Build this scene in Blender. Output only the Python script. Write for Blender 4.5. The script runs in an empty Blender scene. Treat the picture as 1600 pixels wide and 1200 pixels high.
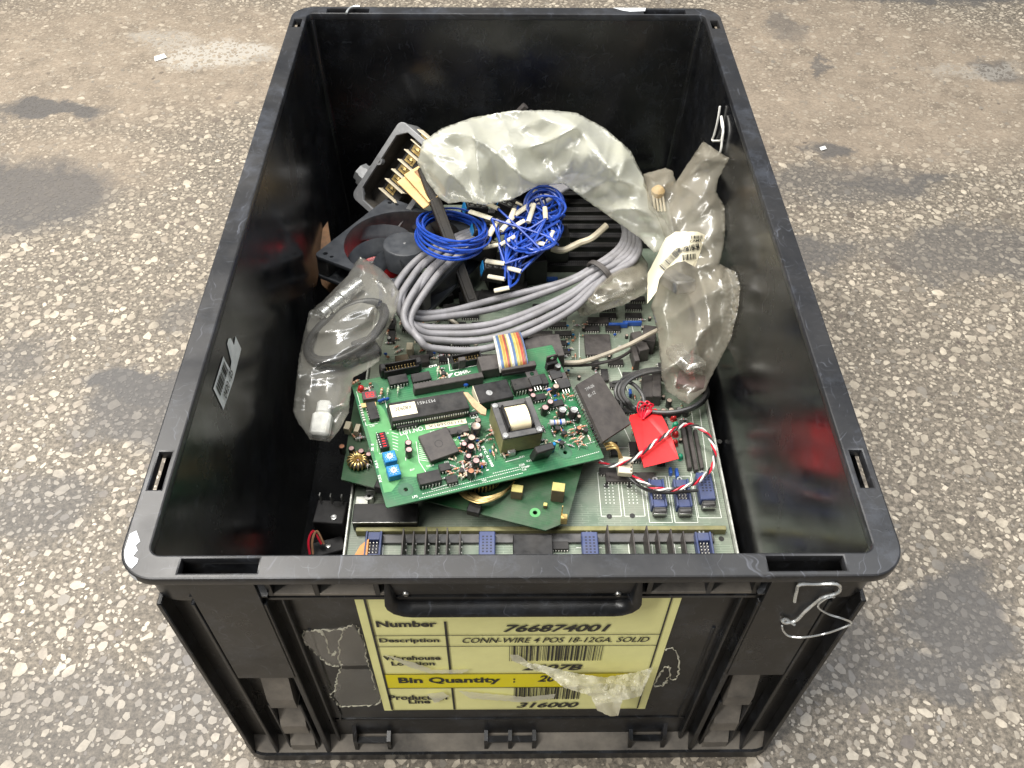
import bpy, bmesh, math, random
import numpy as np
from mathutils import Vector, Matrix, noise
from mathutils.geometry import delaunay_2d_cdt

random.seed(7)
rng = np.random.default_rng(11)
SC = bpy.context.scene
COL = SC.collection
PI = math.pi
R = math.radians

# ------------------------------------------------------------------ camera
FPX = 1372.745
CAM = Vector((-0.00703, -0.51615, 0.68066))
PITCH, YAW, ROLL = 0.859425, -0.0211426, 0.0144056
_r0 = Vector((math.cos(YAW), math.sin(YAW), 0)); _f0 = Vector((-math.sin(YAW), math.cos(YAW), 0)); _z = Vector((0, 0, 1))
FWD = _f0 * math.cos(PITCH) - _z * math.sin(PITCH)
_u0 = _f0 * math.sin(PITCH) + _z * math.cos(PITCH)
RIGHT = _r0 * math.cos(ROLL) + _u0 * math.sin(ROLL)
UP = -_r0 * math.sin(ROLL) + _u0 * math.cos(ROLL)
cam = bpy.data.cameras.new('camera'); cam_o = bpy.data.objects.new('camera', cam); COL.objects.link(cam_o)
cam.sensor_width = 36.0; cam.lens = FPX / 1600 * 36.0; cam.clip_start = 0.01; cam.clip_end = 50
m = Matrix((RIGHT, UP, -FWD)).transposed().to_4x4(); m.translation = CAM
cam_o.matrix_world = m
SC.camera = cam_o

# ------------------------------------------------------------------ light: hall with ceiling tubes
SC.view_settings.view_transform = 'Standard'; SC.view_settings.look = 'None'
SC.view_settings.exposure = 0.28; SC.view_settings.gamma = 1.0
w = bpy.data.worlds.new('World'); SC.world = w; w.use_nodes = True
w.node_tree.nodes['Background'].inputs[0].default_value = (0.90, 0.95, 1.0, 1)
w.node_tree.nodes['Background'].inputs[1].default_value = 0.24
def area(name, loc, target, sx, sy, power, col):
    l = bpy.data.lights.new(name, 'AREA'); l.shape = 'RECTANGLE'; l.size = sx; l.size_y = sy; l.energy = power; l.color = col
    o = bpy.data.objects.new(name, l); COL.objects.link(o); o.location = loc
    o.rotation_euler = (Vector(target) - Vector(loc)).to_track_quat('-Z', 'Y').to_euler()
area('ceiling_tube_light', (-1.0, 0.7, 2.5), (0, 0.1, 0), 0.35, 2.4, 108, (1.0, 0.96, 0.9))
area('ceiling_tube_light', (0.8, 0.3, 2.6), (0, 0.0, 0), 0.4, 2.4, 36, (0.95, 0.97, 1.0))
area('ceiling_tube_light', (-1.0, -1.0, 2.4), (0, -0.2, 0.1), 0.35, 2.4, 68, (1.0, 0.97, 0.92))
SC.cycles.max_bounces = 8; SC.cycles.transparent_max_bounces = 24; SC.cycles.caustics_reflective = False; SC.cycles.caustics_refractive = False

# ------------------------------------------------------------------ photo point -> place on a height / plane
def ray(px, py):
    return (FWD + RIGHT * ((px - 800) / FPX) + UP * ((600 - py) / FPX))
def at(px, py, z):
    d = ray(px, py); return CAM + d * ((z - CAM.z) / d.z)
def aty(px, py, y):
    d = ray(px, py); return CAM + d * ((y - CAM.y) / d.y)
def atx(px, py, x):
    d = ray(px, py); return CAM + d * ((x - CAM.x) / d.x)

# ------------------------------------------------------------------ materials
MATS = {}
def newmat(name):
    mt = bpy.data.materials.new(name); mt.use_nodes = True
    nt = mt.node_tree; return mt, nt, nt.nodes['Principled BSDF'], nt.nodes, nt.links
def nd(nodes, typ, **kw):
    n = nodes.new(typ)
    for k, v in kw.items():
        if isinstance(k, str) and k.startswith('i_'): n.inputs[int(k[2:])].default_value = v
        else: setattr(n, k, v)
    return n
def ramp(nodes, links, fac, stops):
    r = nodes.new('ShaderNodeValToRGB'); e = r.color_ramp.elements
    while len(e) < len(stops): e.new(0.5)
    for k, (p, c) in enumerate(stops):
        e[k].position = p; e[k].color = (c, c, c, 1) if not hasattr(c, '__len__') else (*c[:3], 1)
    links.new(fac, r.inputs[0]); return r.outputs[0]
def mix(nodes, links, fac, a, b, mode='MIX'):
    n = nodes.new('ShaderNodeMix'); n.data_type = 'RGBA'; n.blend_type = mode
    for s, v in ((0, fac), (6, a), (7, b)):
        if hasattr(v, 'is_linked'): links.new(v, n.inputs[s])
        elif s == 0: n.inputs[0].default_value = v
        else: n.inputs[s].default_value = (*v[:3], 1)
    return n.outputs[2]
def tex(nodes, links, kind, scale, vec, detail=4, rough=0.6, **kw):
    n = nodes.new('ShaderNodeTex' + kind); n.inputs['Scale'].default_value = scale
    if 'Detail' in n.inputs: n.inputs['Detail'].default_value = detail
    if kind == 'Noise': n.inputs['Roughness'].default_value = rough
    for k, v in kw.items(): n.inputs[k].default_value = v
    links.new(vec, n.inputs['Vector']); return n
def pm(name, col, rough=0.5, metal=0.0, var=0.25, scale=120.0, bump=0.0, dust=0.0, dcol=(0.20, 0.18, 0.155), dscale=45, rvar=0.12, spec=0.5, trans=0.0, alpha=1.0, sheen=0, bscale=None):
    mt, nt, b, N, L = newmat(name)
    pos = N.new('ShaderNodeNewGeometry').outputs['Position']
    n1 = tex(N, L, 'Noise', scale, pos, 5)
    f = ramp(N, L, n1.outputs['Fac'], [(0.3, 0.0), (0.7, 1.0)])
    c = mix(N, L, f, [x * (1 - var) for x in col], [min(1, x * (1 + var)) for x in col])
    r = N.new('ShaderNodeMapRange'); L.new(n1.outputs['Fac'], r.inputs[0])
    r.inputs[1].default_value = 0.3; r.inputs[2].default_value = 0.7; r.inputs[3].default_value = max(0.03, rough - rvar); r.inputs[4].default_value = min(1, rough + rvar)
    ro = r.outputs[0]
    if dust:
        n2 = tex(N, L, 'Noise', dscale, pos, 7, 0.7)
        df = ramp(N, L, n2.outputs['Fac'], [(0.36, 0.0), (0.72, dust)])
        c = mix(N, L, df, c, dcol); ro = mix(N, L, df, ro, (0.85,) * 3)
    L.new(c, b.inputs['Base Color']); L.new(ro, b.inputs['Roughness'])
    b.inputs['Metallic'].default_value = metal; b.inputs['Specular IOR Level'].default_value = spec
    b.inputs['Transmission Weight'].default_value = trans; b.inputs['Alpha'].default_value = alpha
    if bump:
        bn = tex(N, L, 'Noise', bscale or scale * 3, pos, 4); bu = N.new('ShaderNodeBump'); bu.inputs['Strength'].default_value = bump; bu.inputs['Distance'].default_value = 0.0006
        L.new(bn.outputs['Fac'], bu.inputs['Height']); L.new(bu.outputs[0], b.inputs['Normal'])
    MATS[name] = mt; return mt

# crate plastic: black, scuffed, thin dust film; bluish rub patches also paint in sheen
def crate_mat(name, dust, base=0.011, rough=0.3, scuff=1.0, dcol=(0.17, 0.15, 0.125), d0=0.35, d1=0.75, rspan=0.25):
    mt, nt, b, N, L = newmat(name)
    pos = N.new('ShaderNodeNewGeometry').outputs['Position']
    n1 = tex(N, L, 'Noise', 14, pos, 8, 0.65)
    nwp = tex(N, L, 'Noise', 22, pos, 3); sw = N.new('ShaderNodeVectorMath'); sw.operation = 'SCALE'; sw.inputs[3].default_value = 0.05; L.new(nwp.outputs['Color'], sw.inputs[0])
    wp_ = N.new('ShaderNodeVectorMath'); L.new(pos, wp_.inputs[0]); L.new(sw.outputs[0], wp_.inputs[1]); wpos = wp_.outputs[0]
    mp = N.new('ShaderNodeMapping'); mp.inputs['Scale'].default_value = (560, 22, 80); mp.inputs['Rotation'].default_value = (0, 0, 0.75); L.new(wpos, mp.inputs[0])
    n2 = tex(N, L, 'Noise', 1.0, mp.outputs[0], 4, 0.6)
    mp2 = N.new('ShaderNodeMapping'); mp2.inputs['Scale'].default_value = (26, 640, 80); mp2.inputs['Rotation'].default_value = (0, 0, 0.35); L.new(wpos, mp2.inputs[0])
    n3 = tex(N, L, 'Noise', 1.0, mp2.outputs[0], 3, 0.6)
    s1 = ramp(N, L, n2.outputs['Fac'], [(0.62, 0.0), (0.70, 0.55 * scuff)])
    s2 = ramp(N, L, n3.outputs['Fac'], [(0.63, 0.0), (0.71, 0.5 * scuff)])
    c = mix(N, L, s1, (base, base * 1.05, base * 1.2), (0.07, 0.075, 0.09))
    c = mix(N, L, s2, c, (0.06, 0.065, 0.075)); rub_sheen = tex(N, L, 'Noise', 34, pos, 8, 0.75); c = mix(N, L, ramp(N, L, rub_sheen.outputs['Fac'], [(0.5, 0.0), (0.74, 0.5 * scuff)]), c, (0.055, 0.062, 0.078))
    film = ramp(N, L, n1.outputs['Fac'], [(d0, 0.0), (d1, dust)])
    c = mix(N, L, film, c, dcol); b.inputs['Specular IOR Level'].default_value = 0.4
    L.new(c, b.inputs['Base Color'])
    rr = N.new('ShaderNodeMapRange'); L.new(n1.outputs['Fac'], rr.inputs[0]); rr.inputs[1].default_value = 0.3; rr.inputs[2].default_value = 0.75
    rr.inputs[3].default_value = rough - 0.05; rr.inputs[4].default_value = rough + rspan
    L.new(rr.outputs[0], b.inputs['Roughness'])
    bu = N.new('ShaderNodeBump'); bu.inputs['Strength'].default_value = 0.12; bu.inputs['Distance'].default_value = 0.001
    n4 = tex(N, L, 'Noise', 25, pos, 3); L.new(n4.outputs['Fac'], bu.inputs['Height']); L.new(bu.outputs[0], b.inputs['Normal'])
    MATS[name] = mt; return mt
M_CR_IN = crate_mat('black_crate_inner', 0.10, 0.005, 0.16, 0.4, (0.12, 0.115, 0.10), 0.42, 0.8, rspan=0.2)
M_CR_RIM = crate_mat('black_crate_rim', 0.07, 0.014, 0.28, 1.35)  # lighter base paints in part of the rim's cool sheen
M_CR_OUT = crate_mat('black_crate_outer', 0.08, 0.004, 0.26, 0.9, (0.125, 0.12, 0.115), 0.42, 0.75)
M_CR_DUST = crate_mat('black_crate_dusty', 0.8, 0.02, 0.5, 0.3, (0.27, 0.24, 0.20), 0.3, 0.62)

def bag_mat(name, col, opac, rough=0.16, yellow=(0.62, 0.60, 0.40), gloss=1.0, spot=0.25, edge=0.3, rimg=0.5):
    mt = bpy.data.materials.new(name); mt.use_nodes = True; nt = mt.node_tree; N = nt.nodes; L = nt.links; N.clear()
    out = N.new('ShaderNodeOutputMaterial'); pos = N.new('ShaderNodeNewGeometry').outputs['Position']
    n1 = tex(N, L, 'Noise', 26, pos, 5, 0.6)
    cf = ramp(N, L, n1.outputs['Fac'], [(0.45, 0.0), (0.75, spot)])
    c = mix(N, L, cf, col, yellow)
    d = N.new('ShaderNodeBsdfDiffuse'); t = N.new('ShaderNodeBsdfTranslucent'); L.new(c, d.inputs[0]); L.new(c, t.inputs[0])
    m1 = N.new('ShaderNodeMixShader'); m1.inputs[0].default_value = 0.42; L.new(d.outputs[0], m1.inputs[1]); L.new(t.outputs[0], m1.inputs[2])
    tr = N.new('ShaderNodeBsdfTransparent'); tr.inputs[0].default_value = (0.97, 0.97, 0.95, 1)
    lw = N.new('ShaderNodeLayerWeight'); lw.inputs[0].default_value = 0.35
    op = N.new('ShaderNodeMath'); op.operation = 'MULTIPLY_ADD'; L.new(lw.outputs['Facing'], op.inputs[0]); op.inputs[1].default_value = edge
    o2 = N.new('ShaderNodeMapRange'); L.new(n1.outputs['Fac'], o2.inputs[0]); o2.inputs[1].default_value = 0.3; o2.inputs[2].default_value = 0.7; o2.inputs[3].default_value = opac * 0.75; o2.inputs[4].default_value = opac * 1.2
    L.new(o2.outputs[0], op.inputs[2]); op.use_clamp = True
    m2 = N.new('ShaderNodeMixShader'); L.new(op.outputs[0], m2.inputs[0]); L.new(tr.outputs[0], m2.inputs[1]); L.new(m1.outputs[0], m2.inputs[2])
    g = N.new('ShaderNodeBsdfGlossy'); g.inputs['Roughness'].default_value = rough; g.inputs[0].default_value = (1, 1, 1, 1)
    l2 = N.new('ShaderNodeLayerWeight'); l2.inputs[0].default_value = 0.5
    pw = N.new('ShaderNodeMath'); pw.operation = 'POWER'; L.new(l2.outputs['Facing'], pw.inputs[0]); pw.inputs[1].default_value = 4.0
    fm = N.new('ShaderNodeMath'); fm.operation = 'MULTIPLY_ADD'; L.new(pw.outputs[0], fm.inputs[0]); fm.inputs[1].default_value = rimg; fm.inputs[2].default_value = 0.065 * gloss; fm.use_clamp = True
    m3 = N.new('ShaderNodeMixShader'); L.new(fm.outputs[0], m3.inputs[0]); L.new(m2.outputs[0], m3.inputs[1]); L.new(g.outputs[0], m3.inputs[2])
    L.new(m3.outputs[0], out.inputs[0]); MATS[name] = mt; return mt
M_MILK = bag_mat('milky_plastic', (0.86, 0.86, 0.76), 0.38, 0.24, (0.72, 0.71, 0.48), 1.3, 0.35, 0.36)
M_HAZE = bag_mat('hazy_plastic', (0.62, 0.60, 0.54), 0.42, 0.2, (0.5, 0.46, 0.36), 1.0, 0.3, 0.25, 0.3)
M_CLEAR = bag_mat('clear_plastic', (0.80, 0.78, 0.72), 0.05, 0.20, (0.5, 0.46, 0.36), 1.1, 0.2, 0.12, 0.35)
M_SMOKE = bag_mat('dusty_clear_plastic', (0.62, 0.56, 0.44), 0.20, 0.24, (0.42, 0.36, 0.25), 1.0, 0.4, 0.26, 0.4)
M_FILM = bag_mat('torn_film', (0.90, 0.88, 0.74), 0.72, 0.35, (0.8, 0.78, 0.55), 0.7, 0.2)

pm('black_plastic', (0.010, 0.010, 0.011), 0.4, var=0.3, dust=0.10, spec=0.35)
pm('chip_black', (0.014, 0.0135, 0.014), 0.45, var=0.3, dust=0.14, dscale=80, spec=0.35)
pm('slate', (0.042, 0.037, 0.036), 0.5, var=0.18, dust=0.22, spec=0.35, dscale=90, bump=0.1)
pm('white_print', (0.72, 0.74, 0.68), 0.6, var=0.15, scale=500)
pm('grey_print', (0.34, 0.34, 0.33), 0.6, var=0.2)
pm('pin_metal', (0.72, 0.70, 0.64), 0.35, 0.35, var=0.25, scale=400)
pm('gold', (0.58, 0.42, 0.16), 0.33, 0.8, var=0.35, scale=250, dust=0.35)
pm('steel', (0.50, 0.50, 0.48), 0.3, 0.95, var=0.2, scale=200, dust=0.2)
pm('aluminium_edge', (0.60, 0.61, 0.56), 0.4, 0.6, var=0.2, scale=200, dust=0.2)
pm('cast_grey', (0.25, 0.255, 0.26), 0.42, 0.35, var=0.15, scale=90, bump=0.25, bscale=500, dust=0.2)
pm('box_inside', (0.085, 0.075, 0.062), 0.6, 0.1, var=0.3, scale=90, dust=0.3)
pm('fan_grey', (0.044, 0.048, 0.055), 0.45, var=0.15, dust=0.25, dcol=(0.10, 0.10, 0.098), dscale=60, spec=0.35)
pm('fan_dark', (0.026, 0.027, 0.030), 0.45, var=0.2, dust=0.35)
pm('red_plastic', (0.66, 0.020, 0.030), 0.35, var=0.2)
pm('cable_grey', (0.235, 0.23, 0.243), 0.42, var=0.14, scale=40, dust=0.5, dcol=(0.10, 0.09, 0.08), dscale=120, bump=0.05)
pm('cable_black', (0.022, 0.023, 0.025), 0.36, var=0.2, dust=0.2)
pm('cable_beige', (0.36, 0.32, 0.25), 0.5, var=0.2, dust=0.4, dcol=(0.1, 0.09, 0.07))
pm('wire_blue', (0.010, 0.052, 0.33), 0.32, var=0.3, scale=60, dust=0.2, dcol=(0.05, 0.07, 0.16))
pm('wire_red', (0.50, 0.012, 0.03), 0.35, var=0.2)
pm('wire_white', (0.72, 0.71, 0.67), 0.4, var=0.12)
pm('wire_gold', (0.40, 0.28, 0.10), 0.4, 0.3, var=0.3)
pm('cream', (0.62, 0.55, 0.41), 0.5, var=0.15, dust=0.25, dcol=(0.3, 0.25, 0.17))
pm('sleeve_white', (0.54, 0.50, 0.39), 0.45, var=0.12, dust=0.3, dcol=(0.4, 0.35, 0.26))
pm('tan_paper', (0.60, 0.40, 0.17), 0.6, var=0.18)
pm('wood', (0.40, 0.28, 0.16), 0.7, var=0.3, scale=200)
pm('cardboard', (0.24, 0.13, 0.065), 0.8, var=0.3)
pm('pcb_side', (0.03, 0.11, 0.055), 0.5)
pm('blue_trim', (0.008, 0.20, 0.50), 0.33, var=0.12, dust=0.12)
pm('blue_part', (0.012, 0.085, 0.40), 0.35, var=0.2, dust=0.15)
pm('conn_blue', (0.036, 0.055, 0.155), 0.45, var=0.2, dust=0.4, dcol=(0.12, 0.12, 0.12))
pm('conn_hollow', (0.012, 0.014, 0.03), 0.6)
pm('cap_sleeve', (0.014, 0.013, 0.013), 0.28, var=0.3, dust=0.15)
pm('cap_pink', (0.52, 0.34, 0.33), 0.35, 0.3, var=0.2, scale=300)
pm('cap_tan', (0.45, 0.36, 0.30), 0.4, 0.3, var=0.25, scale=300)
pm('cap_silver', (0.55, 0.55, 0.54), 0.3, 0.7, var=0.2, scale=300)
pm('cap_orange', (0.45, 0.20, 0.11), 0.4, 0.2, var=0.3)
pm('tag_red', (0.64, 0.010, 0.012), 0.5, var=0.08, scale=40)
pm('olive_core', (0.20, 0.19, 0.075), 0.45, 0.2, var=0.25, dust=0.35)
pm('core_grey', (0.080, 0.080, 0.082), 0.45, 0.4, var=0.25, dust=0.3)
pm('tape_cream', (0.72, 0.63, 0.42), 0.4, var=0.1, scale=60, dust=0.15, dcol=(0.45, 0.36, 0.2))
pm('yellow_tape', (0.48, 0.42, 0.13), 0.4, var=0.25, dust=0.45, dcol=(0.2, 0.16, 0.07))
pm('brown_block', (0.105, 0.072, 0.035), 0.55, var=0.4, dust=0.3)
pm('res_body', (0.42, 0.42, 0.42), 0.45, var=0.15, dust=0.2)
pm('res_tan', (0.42, 0.27, 0.16), 0.45, var=0.25)
pm('led_red', (0.42, 0.02, 0.02), 0.2, var=0.15)
pm('led_green', (0.02, 0.26, 0.14), 0.2, var=0.15)
pm('glass_green', (0.25, 0.36, 0.22), 0.2)
pm('orange_clip', (0.62, 0.26, 0.07), 0.5)
pm('paint_white', (0.55, 0.57, 0.59), 0.55, var=0.1, scale=90, dust=0.3, dcol=(0.35, 0.35, 0.36))
pm('card_yellow', (0.92, 0.90, 0.40), 0.42, var=0.04, scale=30, bump=0.5, bscale=45, dust=0.25, dcol=(0.62, 0.57, 0.24), dscale=35)
pm('band_yellow', (0.83, 0.72, 0.008), 0.42, var=0.05, scale=30)
pm('print_black', (0.016, 0.016, 0.014), 0.5, var=0.3)
pm('sticker_white', (0.74, 0.75, 0.73), 0.5, var=0.15, dust=0.4, dcol=(0.25, 0.25, 0.24))
pm('label_cream', (0.74, 0.68, 0.50), 0.6, var=0.08, scale=40)
pm('paper_white', (0.75, 0.75, 0.72), 0.7)
pm('wire_steel', (0.68, 0.70, 0.70), 0.25, 0.7, var=0.15)
pm('dark_bar', (0.013, 0.011, 0.009), 0.5, var=0.3, dust=0.12, dscale=70, spec=0.3)
pm('ferrite', (0.05, 0.048, 0.045), 0.6)
pm('foil', (0.60, 0.60, 0.58), 0.22, 0.8, var=0.3, scale=180, bump=0.8, bscale=200)
pm('dull_violet', (0.10, 0.055, 0.06), 0.4, var=0.4)

def pcb_mat(name, c1, c2, tracecol, dust, dcol=(0.24, 0.25, 0.20)):
    mt, nt, b, N, L = newmat(name)
    tc = N.new('ShaderNodeTexCoord').outputs['Object']
    br = N.new('ShaderNodeTexBrick'); L.new(tc, br.inputs['Vector']); br.inputs['Scale'].default_value = 1.0
    br.inputs['Brick Width'].default_value = 0.0125; br.inputs['Row Height'].default_value = 0.0021; br.inputs['Mortar Size'].default_value = 0.00035
    br.offset = 0.37; br.inputs['Mortar Smooth'].default_value = 0.3
    n1 = tex(N, L, 'Noise', 55, tc, 3); n2 = tex(N, L, 'Noise', 30, tc, 6, 0.65)
    tm = ramp(N, L, n1.outputs['Fac'], [(0.42, 0.0), (0.52, 0.85)])
    trf = N.new('ShaderNodeMath'); trf.operation = 'MULTIPLY'; L.new(br.outputs['Fac'], trf.inputs[0]); L.new(tm, trf.inputs[1])
    c = mix(N, L, n1.outputs['Fac'], c1, c2); c = mix(N, L, trf.outputs[0], c, tracecol)
    df = ramp(N, L, n2.outputs['Fac'], [(0.35, 0.0), (0.7, dust)]); c = mix(N, L, df, c, dcol)
    L.new(c, b.inputs['Base Color'])
    ro = mix(N, L, df, (0.28,) * 3, (0.7,) * 3); L.new(ro, b.inputs['Roughness'])
    MATS[name] = mt; return mt
pcb_mat('pcb_green', (0.010, 0.11, 0.045), (0.018, 0.15, 0.06), (0.04, 0.20, 0.08), 0.5, (0.095, 0.14, 0.075))
pm('pcb_pour', (0.085, 0.30, 0.105), 0.34, var=0.12, scale=80, dust=0.2, dcol=(0.16, 0.26, 0.13))
pcb_mat('pcb_dirty_shade', (0.008, 0.050, 0.018), (0.015, 0.085, 0.03), (0.02, 0.10, 0.035), 0.7, (0.07, 0.075, 0.05))  # dirty, and darkened further to paint in shade from the upper board
pcb_mat('pcb_pale', (0.11, 0.155, 0.115), (0.17, 0.215, 0.16), (0.25, 0.30, 0.235), 0.7, (0.215, 0.215, 0.175))
def ribbon_mat():
    pass

# ------------------------------------------------------------------ mesh builder
class MB:
    def __init__(s, k=1.0): s.v = []; s.f = []; s.m = []; s.k = k
    def add(s, vs, fs, mi=0, M=None):
        o = len(s.v); k = s.k
        for p in vs:
            p = Vector(p) * k
            s.v.append(M @ p if M is not None else p)
        s.f += [tuple(i + o for i in f) for f in fs]; s.m += [mi] * len(fs); return s
    def box(s, c, d, mi=0, M=None, ch=None):
        cx, cy, cz = c; x, y, z = d[0] / 2, d[1] / 2, d[2] / 2
        if ch is None: ch = min(d) * 0.08
        vs = []
        idx = {}
        for a in (-1, 1):
            for b in (-1, 1):
                for e in (-1, 1):
                    for ax in range(3):
                        p = [a * (x - ch), b * (y - ch), e * (z - ch)]
                        p[ax] = (a * x, b * y, e * z)[ax]
                        idx[(a, b, e, ax)] = len(vs); vs.append((cx + p[0], cy + p[1], cz + p[2]))
        fs = []
        for ax in range(3):
            o = [i for i in range(3) if i != ax]
            for sgn in (-1, 1):
                q = []
                for u, v in ((-1, -1), (1, -1), (1, 1), (-1, 1)):
                    t = [0, 0, 0]; t[ax] = sgn; t[o[0]] = u; t[o[1]] = v; q.append(idx[(*t, ax)])
                if (sgn > 0) != (ax == 1): fs.append(tuple(q))
                else: fs.append(tuple(q[::-1]))
        for ax in range(3):   # edges along axis ax
            o = [i for i in range(3) if i != ax]
            for u in (-1, 1):
                for v in (-1, 1):
                    t0 = [0, 0, 0]; t0[ax] = -1; t0[o[0]] = u; t0[o[1]] = v; t1 = list(t0); t1[ax] = 1
                    q = [idx[(*t0, o[0])], idx[(*t1, o[0])], idx[(*t1, o[1])], idx[(*t0, o[1])]]
                    if (u * v > 0) == (ax != 1): q = q[::-1]
                    fs.append(tuple(q))
        for a in (-1, 1):
            for b in (-1, 1):
                for e in (-1, 1):
                    q = [idx[(a, b, e, k)] for k in range(3)]
                    fs.append(tuple(q if a * b * e > 0 else q[::-1]))
        return s.add(vs, fs, mi, M)
    def prism(s, pts, z0, z1, mi=0, M=None, top=None):
        n = len(pts); top = top or pts
        vs = [(x, y, z0) for x, y in pts] + [(x, y, z1) for x, y in top]
        fs = [tuple(range(n))[::-1], tuple(range(n, 2 * n))] + [(i, (i + 1) % n, n + (i + 1) % n, n + i) for i in range(n)]
        return s.add(vs, fs, mi, M)
    def lathe(s, prof, n=16, mi=0, M=None, mis=None):
        vs = []; fs = []; ms = []
        for (r, z) in prof:
            for k in range(n): a = 2 * PI * k / n; vs.append((r * math.cos(a), r * math.sin(a), z))
        for j in range(len(prof) - 1):
            for k in range(n):
                k2 = (k + 1) % n; fs.append((j * n + k, j * n + k2, (j + 1) * n + k2, (j + 1) * n + k)); ms.append(mis[j] if mis else mi)
        o = len(s.f); s.add(vs, fs, mi, M); s.m[o:] = ms
        return s
    def tube(s, pts, r, n=8, mi=0, M=None, cap=True, closed=False):
        pts = [Vector(p) for p in pts]; N = len(pts); vs = []; fs = []
        t0 = (pts[1] - pts[0]).normalized(); up = Vector((0, 0, 1)) if abs(t0.z) < 0.9 else Vector((1, 0, 0))
        nn = (up - t0 * up.dot(t0)).normalized()
        for i, p in enumerate(pts):
            if closed: t = pts[(i + 1) % N] - pts[i - 1]
            else: t = pts[min(i + 1, N - 1)] - pts[max(i - 1, 0)]
            if t.length < 1e-9: t = t0.copy()
            t.normalize(); nn = nn - t * nn.dot(t)
            if nn.length < 1e-6: nn = t.orthogonal()
            nn.normalize(); bb = t.cross(nn); rr = r[i] if hasattr(r, '__len__') else r
            for k in range(n):
                a = 2 * PI * k / n; vs.append(p + nn * (math.cos(a) * rr) + bb * (math.sin(a) * rr))
        for i in range(N if closed else N - 1):
            j = (i + 1) % N
            for k in range(n): k2 = (k + 1) % n; fs.append((i * n + k, i * n + k2, j * n + k2, j * n + k))
        if cap and not closed: fs += [tuple(range(n))[::-1], tuple(range((N - 1) * n, N * n))]
        return s.add(vs, fs, mi, M)
    def quad(s, a, b, c, d, mi=0, M=None): return s.add([a, b, c, d], [(0, 1, 2, 3)], mi, M)
    def mesh(s, name, mats, smooth=40):
        me = bpy.data.meshes.new(name); me.from_pydata([tuple(p) for p in s.v], [], s.f)
        for mt in mats: me.materials.append(MATS[mt] if isinstance(mt, str) else mt)
        me.polygons.foreach_set('material_index', s.m)
        if smooth:
            me.polygons.foreach_set('use_smooth', [True] * len(s.f)); me.set_sharp_from_angle(angle=R(smooth))
        me.update(); return me

def link(name, data, parent=None):
    o = bpy.data.objects.new(name, data); COL.objects.link(o)
    if parent: o.parent = parent
    return o
def tag(o, label, cat, group=None):
    o['label'] = label; o['category'] = cat
    if group: o['group'] = group
    return o
class Thing:
    def __init__(s, name, label, cat, loc=(0, 0, 0), rot=None, group=None):
        s.o = link(name, None); s.M = Matrix.Translation(Vector(loc)) @ (rot.to_4x4() if rot else Matrix.Identity(4))
        s.o.matrix_world = s.M; s.o.empty_display_size = 0.01; tag(s.o, label, cat, group); s.I = s.M.inverted()
    def w(s, name, mb, mats, parent=None, smooth=40):      # part built in world coordinates
        mb.v = [s.I @ Vector(p) for p in mb.v]
        return link(name, mb.mesh(name, mats, smooth), parent or s.o)
    def l(s, name, mb, mats, parent=None, smooth=40):      # part built in the thing's own frame
        return link(name, mb.mesh(name, mats, smooth), parent or s.o)
    def put(s, name, me, loc, rz=0, parent=None, rx=0, ry=0):
        o = link(name, me, parent or s.o); o.location = loc; o.rotation_euler = (rx, ry, rz); return o
    def hit(s, px, py, h=0.0):                             # photo point on this thing's own plane z=h
        d = s.I.to_3x3() @ ray(px, py); c = s.I @ CAM; return c + d * ((h - c.z) / d.z)
def solo(name, mb, mats, label, cat, group=None, smooth=40):   # a thing of one mesh, origin at its base
    xs = np.array([tuple(p) for p in mb.v]); c = Vector(((xs[:, 0].min() + xs[:, 0].max()) / 2, (xs[:, 1].min() + xs[:, 1].max()) / 2, xs[:, 2].min()))
    mb.v = [Vector(p) - c for p in mb.v]; o = link(name, mb.mesh(name, mats, smooth)); o.location = c
    return tag(o, label, cat, group)

def spl(pts, n=8, closed=False):
    P = [Vector(p) for p in pts]; N = len(P); out = []
    for i in range(N if closed else N - 1):
        if closed: a, b, c, d = P[i - 1], P[i], P[(i + 1) % N], P[(i + 2) % N]
        else: a, b, c, d = P[max(i - 1, 0)], P[i], P[i + 1], P[min(i + 2, N - 1)]
        for k in range(n):
            t = k / n; out.append(0.5 * ((2 * b) + (c - a) * t + (2 * a - 5 * b + 4 * c - d) * t * t + (3 * b - a - 3 * c + d) * t ** 3))
    if not closed: out.append(P[-1])
    return out
def rrect(hx, hy, r, n=6, cx=0, cy=0):
    out = []
    for sx, sy, a0 in ((1, 1, 0), (-1, 1, 90), (-1, -1, 180), (1, -1, 270)):
        for k in range(n + 1):
            a = R(a0 + 90 * k / n); out.append((cx + sx * (hx - r) + r * math.cos(a), cy + sy * (hy - r) + r * math.sin(a)))
    return out
def plate(outer, holes, thick, bevel=0.0):
    """flat plate with real holes; returns mesh with z from 0 to thick"""
    cu = bpy.data.curves.new('plate', 'CURVE'); cu.dimensions = '2D'; cu.fill_mode = 'BOTH'; cu.extrude = thick / 2 - bevel; cu.bevel_depth = bevel; cu.bevel_resolution = 1; cu.offset = -bevel
    for pl in [outer] + holes:
        sp = cu.splines.new('POLY'); sp.points.add(len(pl) - 1); sp.use_cyclic_u = True
        for q, (x, y) in zip(sp.points, pl): q.co = (x, y, 0, 1)
    o = bpy.data.objects.new('plate', cu); COL.objects.link(o)
    dg = bpy.context.evaluated_depsgraph_get(); me = bpy.data.meshes.new_from_object(o.evaluated_get(dg))
    bpy.data.objects.remove(o); bpy.data.curves.remove(cu)
    me.transform(Matrix.Translation((0, 0, thick / 2)))
    for pl in me.polygons: pl.use_smooth = True
    me.set_sharp_from_angle(angle=R(35)); return me
_tc = {}
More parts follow.
